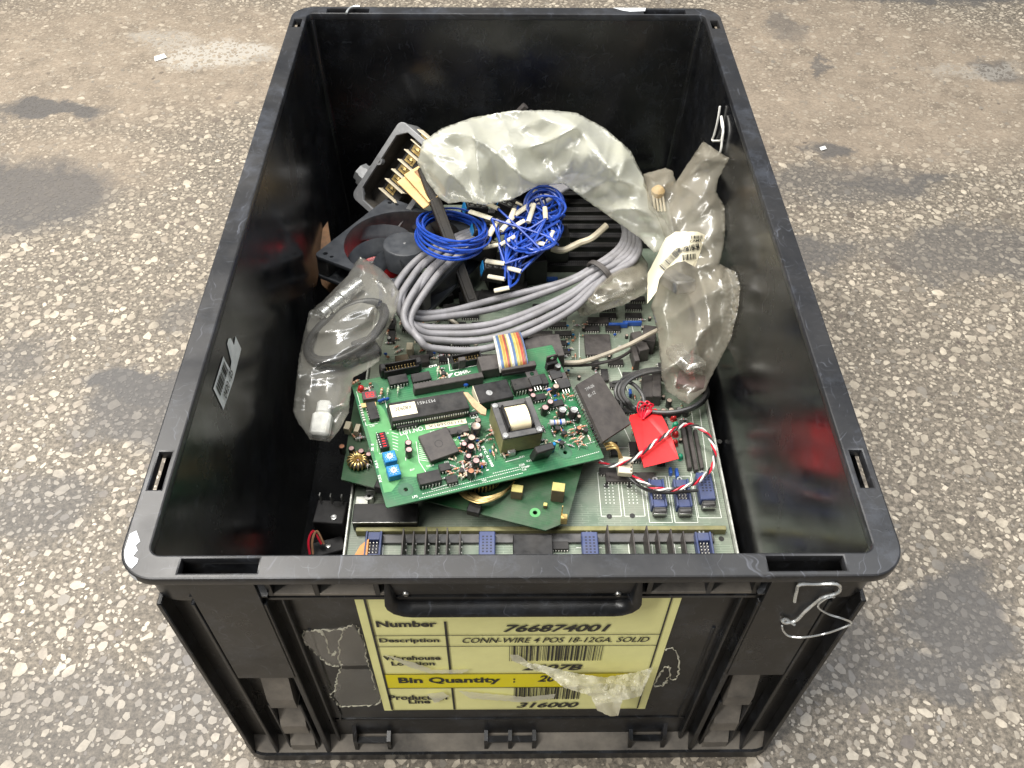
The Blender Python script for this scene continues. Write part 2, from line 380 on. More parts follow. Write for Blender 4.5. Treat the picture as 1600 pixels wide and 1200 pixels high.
def text_geo(body, shear=0.0, bold=0.0):
    key = (body, shear, bold)
    if key in _tc: return _tc[key]
    cu = bpy.data.curves.new('text', 'FONT'); cu.body = body; cu.size = 1; cu.shear = shear; cu.offset = bold; cu.resolution_u = 3
    o = bpy.data.objects.new('text', cu); COL.objects.link(o); dg = bpy.context.evaluated_depsgraph_get()
    me = bpy.data.meshes.new_from_object(o.evaluated_get(dg))
    vs = [tuple(v.co) for v in me.vertices]; fs = [tuple(p.vertices) for p in me.polygons]
    bpy.data.objects.remove(o); bpy.data.curves.remove(cu); bpy.data.meshes.remove(me)
    a = np.array(vs); lo = a.min(0); hi = a.max(0)
    vs = [((x - lo[0]) / (hi[0] - lo[0]), (y - lo[1]) / (hi[1] - lo[1]), 0) for x, y, z in vs]
    _tc[key] = (vs, fs); return vs, fs
def text_to(mb, body, x0, x1, y0, y1, z, mi=0, M=None, shear=0.0, bold=0.02):
    vs, fs = text_geo(body, shear, bold)
    mb.add([(x0 + (x1 - x0) * x, y0 + (y1 - y0) * y, z) for x, y, _ in vs], fs, mi, M)

# ================================================================== floor
floor_mt, nt, b, N, L = newmat('terrazzo_cement')
pos = N.new('ShaderNodeNewGeometry').outputs['Position']
def floor_marks(N, L, pos):
    """worn-in dirt and other marks on the floor: a handful of smears at their own places, ragged by noise"""
    n = tex(N, L, 'Noise', 9, pos, 8, 0.7); acc = None
    wv = N.new('ShaderNodeVectorMath'); wv.operation = 'SCALE'; wv.inputs[3].default_value = 0.16
    sb = N.new('ShaderNodeVectorMath'); sb.operation = 'SUBTRACT'; sb.inputs[1].default_value = (0.5, 0.5, 0.5); L.new(n.outputs['Color'], sb.inputs[0]); L.new(sb.outputs[0], wv.inputs[0])
    ad = N.new('ShaderNodeVectorMath'); L.new(pos, ad.inputs[0]); L.new(wv.outputs[0], ad.inputs[1])
    for (px, py, rx, ry, st) in STAINS_MARKS:
        c = at(px, py, 0.0); mp = N.new('ShaderNodeMapping'); mp.vector_type = 'TEXTURE'; mp.inputs['Location'].default_value = c; mp.inputs['Scale'].default_value = (rx, ry, 1)
        L.new(ad.outputs[0], mp.inputs[0])
        g = N.new('ShaderNodeVectorMath'); g.operation = 'LENGTH'; L.new(mp.outputs[0], g.inputs[0])
        f = ramp(N, L, g.outputs['Value'], [(0.62, st), (0.98, 0.0)])
        if acc is None: acc = f
        else:
            mx = N.new('ShaderNodeMath'); mx.operation = 'MAXIMUM'; L.new(acc, mx.inputs[0]); L.new(f, mx.inputs[1]); acc = mx.outputs[0]
    return acc
STAINS_MARKS = [(215, 600, 0.075, 0.035, 0.95), (280, 590, 0.06, 0.025, 0.9), (1555, 110, 0.05, 0.05, 0.7), (1295, 232, 0.035, 0.03, 0.85), (1390, 290, 0.10, 0.02, 0.8), (1275, 110, 0.012, 0.035, 0.7), (1230, 40, 0.03, 0.08, 0.5), (1450, 1030, 0.03, 0.04, 0.8), (40, 300, 0.16, 0.09, 0.85), (70, 175, 0.10, 0.03, 0.9), (240, 640, 0.09, 0.06, 0.8), (330, 480, 0.06, 0.03, 0.5), (1500, 950, 0.06, 0.07, 0.85),
          (1330, 290, 0.14, 0.05, 0.55), (1250, 400, 0.07, 0.05, 0.75), (1560, 390, 0.2, 0.05, 0.6), (60, 790, 0.07, 0.05, 0.6), (120, 1120, 0.12, 0.06, 0.45),
          (1330, 1010, 0.07, 0.06, 0.6), (30, 560, 0.05, 0.04, 0.5), (1450, -12, 0.32, 0.05, 0.9), (300, 1080, 0.04, 0.09, 0.5)]  # the wide flat entry past the far right is a plain dark band
WORN = [(1350, 130, 0.42, 0.26, 0.85), (200, 90, 0.42, 0.24, 0.8), (60, 260, 0.2, 0.1, 0.7), (1280, 60, 0.2, 0.2, 0.8)]
CHALK = [(335, 88, 0.10, 0.055, 0.75), (255, 60, 0.07, 0.03, 0.4), (1530, 110, 0.10, 0.03, 0.35)]
st = floor_marks(N, L, pos)
_s = STAINS_MARKS; STAINS_MARKS = CHALK; ck = floor_marks(N, L, pos); STAINS_MARKS = WORN; wr = floor_marks(N, L, pos); STAINS_MARKS = _s
n1 = tex(N, L, 'Noise', 5, pos, 8, 0.7); n2 = tex(N, L, 'Noise', 230, pos, 5, 0.75); n3 = tex(N, L, 'Voronoi', 330, pos)
c = mix(N, L, n1.outputs['Fac'], (0.10, 0.085, 0.066), (0.175, 0.149, 0.116))
sp = ramp(N, L, n2.outputs['Fac'], [(0.36, 0.42), (0.5, 0.95), (0.66, 1.75)])
c = mix(N, L, 1.0, c, sp, 'MULTIPLY')
sc_ = ramp(N, L, n3.outputs['Distance'], [(0.22, 1.0), (0.34, 0.0)])
n5 = tex(N, L, 'Noise', 90, pos, 2); k5 = ramp(N, L, n5.outputs['Fac'], [(0.42, 0.0), (0.5, 0.8)])
mm_ = N.new('ShaderNodeMath'); mm_.operation = 'MULTIPLY'; L.new(sc_, mm_.inputs[0]); L.new(k5, mm_.inputs[1])
c = mix(N, L, mm_.outputs[0], c, (0.33, 0.288, 0.225))
nw = tex(N, L, 'Noise', 16, pos, 9, 0.75); wv_ = ramp(N, L, nw.outputs['Fac'], [(0.32, 0.55), (0.5, 0.95), (0.68, 1.3)])
c = mix(N, L, wr, c, mix(N, L, 1.0, mix(N, L, n2.outputs['Fac'], (0.12, 0.095, 0.07), (0.32, 0.26, 0.195)), wv_, 'MULTIPLY'))
vd = tex(N, L, 'Voronoi', 95, pos); dk = ramp(N, L, vd.outputs['Distance'], [(0.10, 0.75), (0.17, 0.0)])
kd = ramp(N, L, tex(N, L, 'Noise', 30, pos, 2).outputs['Fac'], [(0.48, 0.0), (0.56, 1.0)]); md = N.new('ShaderNodeMath'); md.operation = 'MULTIPLY'; L.new(dk, md.inputs[0]); L.new(kd, md.inputs[1])
c = mix(N, L, md.outputs[0], c, (0.035, 0.03, 0.026))
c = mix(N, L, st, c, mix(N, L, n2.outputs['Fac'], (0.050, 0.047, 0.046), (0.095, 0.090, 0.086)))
c = mix(N, L, ck, c, (0.36, 0.34, 0.30))
L.new(c, b.inputs['Base Color']); b.inputs['Roughness'].default_value = 0.62
bu = N.new('ShaderNodeBump'); bu.inputs['Strength'].default_value = 0.35; bu.inputs['Distance'].default_value = 0.001; L.new(n2.outputs['Fac'], bu.inputs['Height']); L.new(bu.outputs[0], b.inputs['Normal'])
mb = MB(); mb.add([(-4, -3, 0), (4, -3, 0), (4, 5, 0), (-4, 5, 0)], [(0, 1, 2, 3)])
floor = link('floor', mb.mesh('floor', [floor_mt], 0)); floor['kind'] = 'structure'

chip_mt, nt, b, N, L = newmat('marble_chip')
pos = N.new('ShaderNodeNewGeometry').outputs['Position']
ca = N.new('ShaderNodeVertexColor'); ca.layer_name = 'tone'
n2 = tex(N, L, 'Noise', 160, pos, 5, 0.7)
c = mix(N, L, 1.0, ca.outputs[0], ramp(N, L, n2.outputs['Fac'], [(0.3, 0.72), (0.65, 1.12)]), 'MULTIPLY')
st = floor_marks(N, L, pos); _s = STAINS_MARKS; STAINS_MARKS = WORN; wr = floor_marks(N, L, pos); STAINS_MARKS = _s
nn = tex(N, L, 'Noise', 45, pos, 4); keep = ramp(N, L, nn.outputs['Fac'], [(0.44, 1.0), (0.62, 0.1)])
wk = N.new('ShaderNodeMath'); wk.operation = 'MULTIPLY'; L.new(wr, wk.inputs[0]); L.new(keep, wk.inputs[1])
n7 = tex(N, L, 'Noise', 38, pos, 6, 0.7); gr = ramp(N, L, n7.outputs['Fac'], [(0.40, 0.0), (0.70, 0.75)])
c = mix(N, L, gr, c, (0.165, 0.14, 0.108))
c = mix(N, L, wk.outputs[0], c, (0.22, 0.178, 0.134))
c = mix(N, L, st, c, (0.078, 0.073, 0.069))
L.new(c, b.inputs['Base Color']); b.inputs['Roughness'].default_value = 0.45

X0, X1, Y0, Y1 = -1.15, 1.15, -0.62, 1.25
cell = 0.0165; gw = int((X1 - X0) / cell) + 1; gh = int((Y1 - Y0) / cell) + 1
grid = [[[] for _ in range(gh)] for _ in range(gw)]
chips = []
def try_chips(n, rlo, rhi):
    xs = rng.uniform(X0, X1, n); ys = rng.uniform(Y0, Y1, n); rs = rng.uniform(0, 1, n) ** 1.6 * (rhi - rlo) + rlo
    for x, y, r in zip(xs, ys, rs):
        if abs(x) < 0.165 and abs(y) < 0.27: continue
        i, j = int((x - X0) / cell), int((y - Y0) / cell); ok = True
        for a in (i - 1, i, i + 1):
            for e in (j - 1, j, j + 1):
                if 0 <= a < gw and 0 <= e < gh:
                    for (qx, qy, qr) in grid[a][e]:
                        if (x - qx) ** 2 + (y - qy) ** 2 < ((r + qr) * 0.75) ** 2: ok = False; break
                if not ok: break
            if not ok: break
        if ok: grid[i][j].append((x, y, r)); chips.append((x, y, r))
try_chips(15000, 0.0036, 0.0069); try_chips(80000, 0.0021, 0.0040); try_chips(130000, 0.0009, 0.0020)
def chip_tones(n):
    k = rng.uniform(0, 1, n); t = np.zeros((n, 3)); v = rng.uniform(0.72, 1.2, n)[:, None]
    for lo, hi, c_ in ((0, .66, (0.41, 0.36, 0.285)), (.66, .86, (0.31, 0.265, 0.21)), (.86, .96, (0.21, 0.19, 0.162)), (.96, 1.01, (0.11, 0.09, 0.075))):
        q = (k >= lo) & (k < hi); t[q] = np.array(c_)
    return t * v
def to_px(x, y):
    d = Vector((x, y, 0)) - CAM; k = d.dot(FWD); return 800 + FPX * d.dot(RIGHT) / k, 600 - FPX * d.dot(UP) / k, FPX / k
def in_view(x, y):
    a, e, s = to_px(x, y); return (5 < a < 1595 and 5 < e < 1195 and not (175 < a < 1425 and 10 < e < 910) and not (360 < a < 1230 and e > 900)), s
cand = []
for k, (x, y, r) in enumerate(chips):
    v, s = in_view(x, y)
    if v: cand.append((r * s, k))
cand.sort(reverse=True); big = set(k for _, k in cand[:300])
def chip_mesh(lst, name, center=False):
    """flat ground chips: a slightly proud cap and a skirt each, irregular outlines of 5 to 8 corners"""
    A_ = np.array(lst); V = []; F = []; TN = []; base = 0; ns = rng.integers(5, 9, len(A_))
    for n in range(5, 9):
        q = A_[ns == n]; m_ = len(q)
        if not m_: continue
        a = (np.arange(n)[None] + rng.uniform(-.33, .33, (m_, n))) * 2 * PI / n; e_ = rng.uniform(.5, 1, (m_, 1)); th = rng.uniform(0, PI, (m_, 1)); rr = q[:, 2:3] * rng.uniform(.72, 1.15, (m_, n)) * 1.1
        u = rr * np.cos(a); v = rr * np.sin(a) * e_; x = u * np.cos(th) - v * np.sin(th); y = u * np.sin(th) + v * np.cos(th); h = np.repeat(.00012 + .0001 * rng.uniform(0, 1, (m_, 1)), n, 1)
        ox, oy = (0, 0) if center else (q[:, 0:1], q[:, 1:2])
        lowr = np.stack([x + ox, y + oy, np.full_like(x, -.0004)], 2); up = np.stack([x * .95 + ox, y * .95 + oy, h], 2)
        V.append(np.concatenate([lowr, up], 1).reshape(-1, 3)); st_ = base + np.arange(m_) * 2 * n; t = chip_tones(m_)
        cap = st_[:, None] + n + np.arange(n)[None]; F += cap.tolist(); TN.append(t)
        i = np.arange(n); j = (i + 1) % n; sk_ = np.stack([i, j, n + j, n + i], 1)[None] + st_[:, None, None]; F += sk_.reshape(-1, 4).tolist(); TN.append(np.repeat(t * .95, n, 0)); base += m_ * 2 * n
    me = bpy.data.meshes.new(name); me.from_pydata(np.concatenate(V).tolist(), [], F); me.materials.append(chip_mt)
    at_ = me.color_attributes.new('tone', 'FLOAT_COLOR', 'CORNER'); cols = np.ones((len(me.loops), 4), np.float32); ls = np.zeros(len(me.polygons), np.int32); me.polygons.foreach_get('loop_total', ls)
    cols[:, :3] = np.repeat(np.concatenate(TN).astype(np.float32), ls, axis=0); at_.data.foreach_set('color', cols.ravel()); return me
rest = [c_ for k, c_ in enumerate(chips) if k not in big]
gs = link('stone_chips', chip_mesh(rest, 'stone_chips'), floor); gs['kind'] = 'stuff'
for k in sorted(big):
    o = link('stone_chip', chip_mesh([chips[k]], 'stone_chip', True), floor); o.location = (chips[k][0], chips[k][1], 0)

# ================================================================== crate
H = 0.2816
crate = Thing('storage_crate', 'black plastic stacking crate full of old circuit boards and cables', 'crate')
def loops(mb, lst, mi=0, capb=False, capt=False):
    n = len(lst[0][0]); o = []
    vs = [(x, y, z) for pl, z in lst for x, y in pl]; fs = []
    for j in range(len(lst) - 1):
        for i in range(n): k = (i + 1) % n; fs.append((j * n + i, j * n + k, (j + 1) * n + k, (j + 1) * n + i))
    if capb: fs.append(tuple(range(n))[::-1])
    if capt: fs.append(tuple(range((len(lst) - 1) * n, len(lst) * n)))
    mb.add(vs, fs, mi)
mb = MB()
loops(mb, [(rrect(.1903, .2895, .003), 0.02), (rrect(.1903, .2895, .003), 0.2760)], 1)
loops(mb, [(rrect(.1795, .2835, .010), 0.0065)[::1], (rrect(.1868, .2872, .006), 0.2757)][::-1], 0)
mb.add([(x, y, 0.0065) for x, y in rrect(.1795, .2835, .010)], [tuple(range(28))], 0)
wall = crate.l('walls', mb, [M_CR_IN, M_CR_OUT])
holes = []
for sx in (-1, 1):
    for sy in (-1, 1):
        a, e = sorted((sx * .1300, sx * .1695)); holes.append([(a, sy * .2895), (e, sy * .2895), (e, sy * .2976), (a, sy * .2976)][::-1])
        p1, p2 = (sy * .222, sy * .247) if sy < 0 else (.262, .277)
        holes.append([(sx * .1905, p1), (sx * .1975, p1), (sx * .1975, p2), (sx * .1905, p2)])
inner = rrect(.1868, .2872, .006)[::-1]
rim = plate(rrect(.2016, .3012, .020, 10), [inner] + holes, 0.0068, 0.0011); rim.transform(Matrix.Translation((0, 0, H - 0.0068))); rim.materials.append(M_CR_RIM)
rim_o = link('rim', rim, crate.o)
for sx in (-1, 1):                                   # pockets below the slots of the short sides
    for sy in (-1, 1):
        mb = MB(); x = sx * .14975; y = sy * .2935
        mb.box((x, y, .2567), (.041, .0095, .0012), 0)
        crate.l('slot_bottom', mb, [M_CR_OUT])
mb = MB()
oo = rrect(.196, .296, .019); ii = rrect(.1900, .2897, .004)
loops(mb, [(ii, .2489), (oo, .2489), (oo, .2513), (ii, .2513)], 0)
crate.l('flange', mb, [M_CR_OUT])
# skirt at the corners and along the long sides
full = rrect(.196, .296, .019, 8)
for cx, cy in ((1, 1), (-1, 1), (-1, -1), (1, -1)):
    arc = [q for q in full if q[0] * cx > 0 and q[1] * cy > 0]
    mid = Vector((cx * .177, cy * .277))
    arc.sort(key=lambda q: math.atan2((q[1] - mid.y) * cy, (q[0] - mid.x) * cx))
    arc = [(cx * .196, cy * .20)] + arc + [(cx * .168, cy * .296)]
    mb = MB(); inn = [(x - cx * .0025 * (1 if abs(x) > .17 else 0.2), y - cy * .0025 * (1 if abs(y) > .27 else .2)) for x, y in arc]
    n = len(arc); vs = [(x, y, z) for z in (.2513, .2748) for x, y in arc] + [(x, y, z) for z in (.2513, .2748) for x, y in inn]; fs = []
    for i in range(n - 1):
        fs.append((i, i + 1, n + i + 1, n + i)); fs.append((2 * n + i, 3 * n + i, 3 * n + i + 1, 2 * n + i + 1))
    fs += [(0, n, 3 * n, 2 * n), (n - 1, 3 * n - 1, 4 * n - 1, 2 * n - 1)]
    mb.add(vs, fs); crate.l('corner_skirt', mb, [M_CR_OUT])
for sx in (-1, 1):                                   # front: posts, ribs, steps
    X = lambda v: sx * v
    mb = MB(); mb.box((X(.1505), -.2978, .2135), (.0350, .0028, .1220)); crate.l('post_panel', mb, [M_CR_OUT])
    for xx, ww, yy, z0, z1 in ((.1705, .0026, -.2985, .012, .2489), (.1330, .0036, -.2985, .012, .2489), (.1245, .002, -.2940, .024, .2489), (.1885, .0030, -.2985, .012, .2489), (.1605, .0020, -.2960, .012, .100), (.1400, .0020, -.2960, .012, .100)):
        mb = MB(); mb.box((X(xx), (yy - .2890) / 2, (z0 + z1) / 2), (ww, -.2890 - yy, z1 - z0), ch=.0006); crate.l('rib', mb, [M_CR_OUT])
    for z0, z1, zz in ((.112, .151, .098), (.064, .084, .058), (.026, .040, .020)):
        mb = MB(); x0, x1 = .1415, .1590
        vs = [(X(x), y, z) for x in (x0, x1) for y, z in ((-.2892, z0 - .014), (-.2972, z0 - .014), (-.2972, z0), (-.2892, z1))]
        mb.add(vs, [(0, 1, 2, 3), (7, 6, 5, 4), (0, 4, 5, 1), (1, 5, 6, 2), (2, 6, 7, 3), (3, 7, 4, 0)]); crate.l('step', mb, [M_CR_DUST], smooth=0)
    for xx in (.1285, .104, .072):
        mb = MB(); mb.box((X(xx), -.2925, .263), (.003, .006, .022)); crate.l('divider', mb, [M_CR_OUT])
    mb = MB(); mb.box((X(.0985), -.2925, .2535), (.060, .0058, .0024)); crate.l('ledge', mb, [M_CR_DUST])
# foot
mb = MB(); o0 = rrect(.2, .3, .021, 8); o1 = rrect(.1985, .2985, .020, 8); i1 = rrect(.1905, .2896, .004, 8)
loops(mb, [(rrect(.197, .297, .019, 8), 0.0), (o0, .0018), (o0, .0125), (o1, .0142)], 0)
loops(mb, [(o1, .0142), (i1, .0265)], 1)
mb.add([(x, y, 0.0002) for x, y in rrect(.197, .297, .019, 8)], [tuple(range(36))[::-1]])
foot = crate.l('foot', mb, [M_CR_OUT, M_CR_DUST])
for xs in ((-.112, -.088), (-.0175, .0175), (.088, .112)):
    mb = MB()
    for x in ((xs[0], xs[1]) if xs[0] * xs[1] > 0 else (xs[0], 0, xs[1])):
        mb.add([(x + dx, y, z) for dx in (-.0014, .0014) for y, z in ((-.2893, .027), (-.2975, .0148), (-.2965, .030), (-.2893, .044 if abs(x) > .1 else .032))],
               [(3, 2, 1, 0), (4, 5, 6, 7), (0, 1, 5, 4), (1, 2, 6, 5), (2, 3, 7, 6), (3, 0, 4, 7)])
    mb.box(((xs[0] + xs[1]) / 2, -.2945, .0275), (xs[1] - xs[0], .0045, .002))
    crate.l('foot_latch', mb, [M_CR_OUT], smooth=0)
# front panel seam
mb = MB(); mb.tube(spl([(-.118, -.2896, .20), (-.118, -.2896, .066), (-.108, -.2896, .057), (.108, -.2896, .057), (.118, -.2896, .066), (.118, -.2896, .20)], 5), .0011, 5)
crate.l('panel_bead', mb, [M_CR_OUT])
# handle grip
mb = MB(); U = [(-.0665, .2745), (-.0665, .252)] + [(-.0665 + .012 - .012 * math.cos(R(a)), .252 - .012 * math.sin(R(a))) for a in (20, 45, 70, 90)] + [(.0665 - .012 + .012 * math.sin(R(a)), .240 + .012 - .012 * math.cos(R(a))) for a in (0, 20, 45, 70, 90)] + [(.0665, .2745)]
mb.prism([(x, z) for x, z in U], .2925, .2950, M=Matrix(((1, 0, 0, 0), (0, 0, -1, 0), (0, 1, 0, 0), (0, 0, 0, 1))))
hp = crate.l('handle', mb, [M_CR_OUT])
mb = MB()
prof = [(.0, .2940), (.0, .2962), (-.001, .2985), (-.003, .3010), (-.0055, .3015), (-.0060, .2985), (-.0050, .2940)]
n = len(U); vs = []
for i, (x, z) in enumerate(U):
    a = U[max(i - 1, 0)]; e = U[min(i + 1, n - 1)]; t = Vector((e[0] - a[0], e[1] - a[1])).normalized(); nrm = Vector((-t.y, t.x))
    k = 1.0 if z < .262 else max(0.12, (.2745 - z) / .0125)
    for d, y in prof: vs.append((x + nrm.x * (d + .004) * k, -(.2940 + (y - .2940) * k), z + nrm.y * (d + .004) * k))
q = len(prof); fs = [(i * q + j, (i + 1) * q + j, (i + 1) * q + (j + 1) % q, i * q + (j + 1) % q) for i in range(n - 1) for j in range(q)]
mb.add(vs, fs); crate.l('lip', mb, [M_CR_OUT], hp, smooth=60)
for sx in (-1, 1):
    mb = MB(); c = aty(634 if sx < 0 else 966, 928, -.2953)
    Mx = Matrix.Translation(c) @ Matrix.Rotation(R(90), 4, 'X'); mb.lathe([(0, .0008), (.0014, .0008), (.0019, .0), (.0019, -.0006)], 12, 0, Mx); mb.box((0, 0, .0009), (.0035, .0005, .0003), 1, Mx)
    crate.l('screw', mb, ['steel', 'print_black'], hp)

# white paint on the rim corner and on the back rim
def rim_patch(pts, z=H + .0003):
    mb = MB(); P = [at(x, y, z) for x, y in pts]; P = [Vector((max(-.2006, min(.2006, p.x)), max(-.3002, min(.3002, p.y)), z)) for p in P]; n = len(P)
    mb.add(P + [p - Vector((0, 0, .0004)) for p in P], [tuple(range(n))] + [(i, n + i, n + (i + 1) % n, (i + 1) % n) for i in range(n)])
    return crate.l('paint_patch', mb, ['paint_white'], smooth=0)
o = rim_patch([(213, 829), (203, 834), (199, 846), (195, 858), (194, 868), (196, 878), (200, 884), (205, 888), (206, 888), (214, 880), (216, 873), (208, 869), (215, 860), (212, 852), (219, 846)][::-1]); o['label'] = 'white paint smear on the rim corner'
rim_patch([(958, 12), (980, 12.3), (1009, 12), (1008, 17), (985, 18), (972, 16)][::-1])
# the outer edge of the same smear
mb = MB(); vs = []; fs = []
arcp = [(-.1816 + .0202 * math.cos(R(a)), -.2812 + .0202 * math.sin(R(a))) for a in range(180, 245, 8)]
arcp = [(-.2018, -.264), (-.2018, -.272)] + arcp
for i, (x, y) in enumerate(arcp): vs += [(x, y, H - .0008), (x, y, H - .0062 + .001 * math.sin(i * 2.1))]
mb.add(vs, [(2 * i, 2 * i + 1, 2 * i + 3, 2 * i + 2) for i in range(len(arcp) - 1)]); crate.l('paint_patch', mb, ['paint_white'])

# yellow warehouse card on the front
YC = -.2905
def cp(px, py, y=YC): q = aty(px, py, y); return q
zx = lambda x: 540 + x / 3.077
zy = lambda y: 860 + y / 3.077
MC = Matrix.Translation((0, YC, 0)) @ Matrix(((1, 0, 0, 0), (0, 0, -1, 0), (0, 1, 0, 0), (0, 0, 0, 1)))
def cc(x, y): q = aty(zx(x), zy(y), YC); return q.x, q.z
bl = cc(185, 770); br_ = cc(1440, 763); xl = (cc(58, 288)[0] + bl[0]) / 2; xr = (cc(1598, 280)[0] + br_[0]) / 2; zb = bl[1]; zt = .246
mb = MB(); mb.box(((xl + xr) / 2, (zb + zt) / 2, -.0002), (xr - xl, zt - zb, .0005), 0, MC, ch=.0001)
card = crate.l('label_card', mb, ['card_yellow'], smooth=0); card['label'] = 'yellow warehouse label with part number and barcodes'
def ZY(y): return cc(800, y)[1]
mb = MB(); zb0, zb1 = ZY(655), ZY(588); mb.quad((xl + .006, zb0, .0004), (xr - .006, zb0, .0004), (xr - .006, zb1, .0004), (xl + .006, zb1, .0004), 0, MC); crate.l('quantity_band', mb, ['band_yellow'], card, 0)
mb = MB(); e = .0007
def ln(x0, z0, x1, z1, wd=.0005):
    d = Vector((x1 - x0, z1 - z0)).normalized() * wd; nx, nz = -d.y, d.x
    mb.quad((x0 - nx, z0 - nz, e), (x1 - nx, z1 - nz, e), (x1 + nx, z1 + nz, e), (x0 + nx, z0 + nz, e), 0, MC)
xlin = xl + .0058; xrin = xr - .0058; xm = cc(490, 450)[0]
ln(xlin, zb + .003, xlin, zt - .004, .0007); ln(xrin, zb + .003, xrin, zt - .004, .0005); ln(xm, ZY(335), xm, zb1, .0007); ln(xm, zb0, xm, zb + .003, .0007)
for y in (402, 455, 588, 655, 760): ln(xlin, ZY(y), xrin, ZY(y), .0004)
crate.l('ruled_lines', mb, ['print_black'], card, 0)
mb = MB()
for body, x0, x1, yb, yt, sh, bo in (('Number', 150, 440, 364, 334, 0, .03), ('766874001', 757, 1270, 387, 351, .3, .03), ('Description', 165, 452, 443, 417, 0, .03), ('CONN-WIRE 4 POS 18-12GA. SOLID', 562, 1455, 438, 413, .3, .012),
        ('Warehouse', 183, 458, 523, 502, 0, .03), ('Location', 222, 430, 549, 529, 0, .03), ('2607B', 846, 1135, 572, 543, .3, .03), ('Bin Quantity', 258, 745, 640, 605, 0, .035), (':', 805, 815, 631, 611, 0, .035), ('20', 922, 1010, 627, 596, .3, .03),
        ('Production', 212, 490, 714, 691, 0, .03), ('Line', 304, 408, 732, 712, 0, .03), ('316000', 820, 1118, 751, 726, .3, .03)):
    ax = cc(x0, yb)[0]; bx = cc(x1, yb)[0]; z0 = cc((x0 + x1) / 2, yb)[1]; z1 = cc((x0 + x1) / 2, yt)[1]
    text_to(mb, body, ax, bx, z0, z1, e, 0, MC, sh, bo)
crate.l('lettering', mb, ['print_black'], card, 0)
random.seed(3)
for x0, x1, y0, y1 in ((786, 1224, 527, 452), (808, 1120, 712, 652)):
    mb = MB(); a = cc(x0, y0)[0]; b_ = cc(x1, y0)[0]; z0 = ZY(y0); z1 = ZY(y1) - .0006; x = a
    while x < b_:
        wd = random.choice((.0004, .0004, .0008, .0013)); mb.quad((x, z0, e), (min(x + wd, b_), z0, e), (min(x + wd, b_), z1, e), (x, z1, e), 0, MC); x += wd + random.choice((.0005, .0005, .0011))
    crate.l('barcode', mb, ['print_black'], card, 0)

# torn tape and film on the front
def tri(t): return 2 * abs(t - math.floor(t + 0.5))
class Crumple:
    """long sharp creases: ridged noise stretched along a few directions"""
    def __init__(s, seed, scale, amp, n=3, main=None):
        r = random.Random(seed); s.w = []; s.off = r.uniform(0, 50); s.sc = scale
        m0 = main if main is not None else r.uniform(0, PI)
        for i in range(n):
            th = m0 + (0, .55, -.6, 1.3)[i] + r.uniform(-.15, .15); s.w.append((math.cos(th), math.sin(th), scale * (1, .62, .5, .33)[i], amp * (1, .6, .40, .11)[i], r.uniform(0, 90)))
    def __call__(s, x, y):
        wx = noise.noise((x / s.sc * .5, y / s.sc * .5, s.off)) * s.sc * .45; wy = noise.noise((x / s.sc * .5, y / s.sc * .5, s.off + 9)) * s.sc * .45
        d = 0
        for c, q, lam, a, o in s.w:
            u = ((x + wx) * c + (y + wy) * q) / lam; v = (-(x + wx) * q + (y + wy) * c) / (lam * 3.2)
            d += a * (0.5 - 2.2 * abs(noise.noise((u, v, o))))
        return d
def tps(ctrl):
    P = np.array([(x, y) for x, y, z in ctrl], float) / 100; Z = np.array([z for *_, z in ctrl]); n = len(P)
    d = np.linalg.norm(P[:, None] - P[None], axis=2); K = np.where(d > 0, d * d * np.log(d + 1e-12), 0) + np.eye(n) * 0.02
    A = np.zeros((n + 3, n + 3)); A[:n, :n] = K; A[:n, n] = 1; A[:n, n + 1:] = P; A[n, :n] = 1; A[n + 1:, :n] = P.T
    sol = np.linalg.solve(A, np.concatenate([Z, np.zeros(3)]))
    def f(x, y):
        q = np.array((x, y)) / 100; dd = np.linalg.norm(P - q, axis=1); u = np.where(dd > 0, dd * dd * np.log(dd + 1e-12), 0); return float(u @ sol[:n] + sol[n] + q @ sol[n + 1:])
    return f
def outline(poly, step, jit, seed):
    r = random.Random(seed); out = []
    n = len(poly)
    for i in range(n):
        a = Vector(poly[i][:3]); e = Vector(poly[(i + 1) % n][:3]); k = max(1, int((e - a).xy.length / step))
        for j in range(k):
            q = a.lerp(e, j / k)
            if j: q.x += r.uniform(-jit, jit); q.y += r.uniform(-jit, jit)
            out.append(q)
    return out
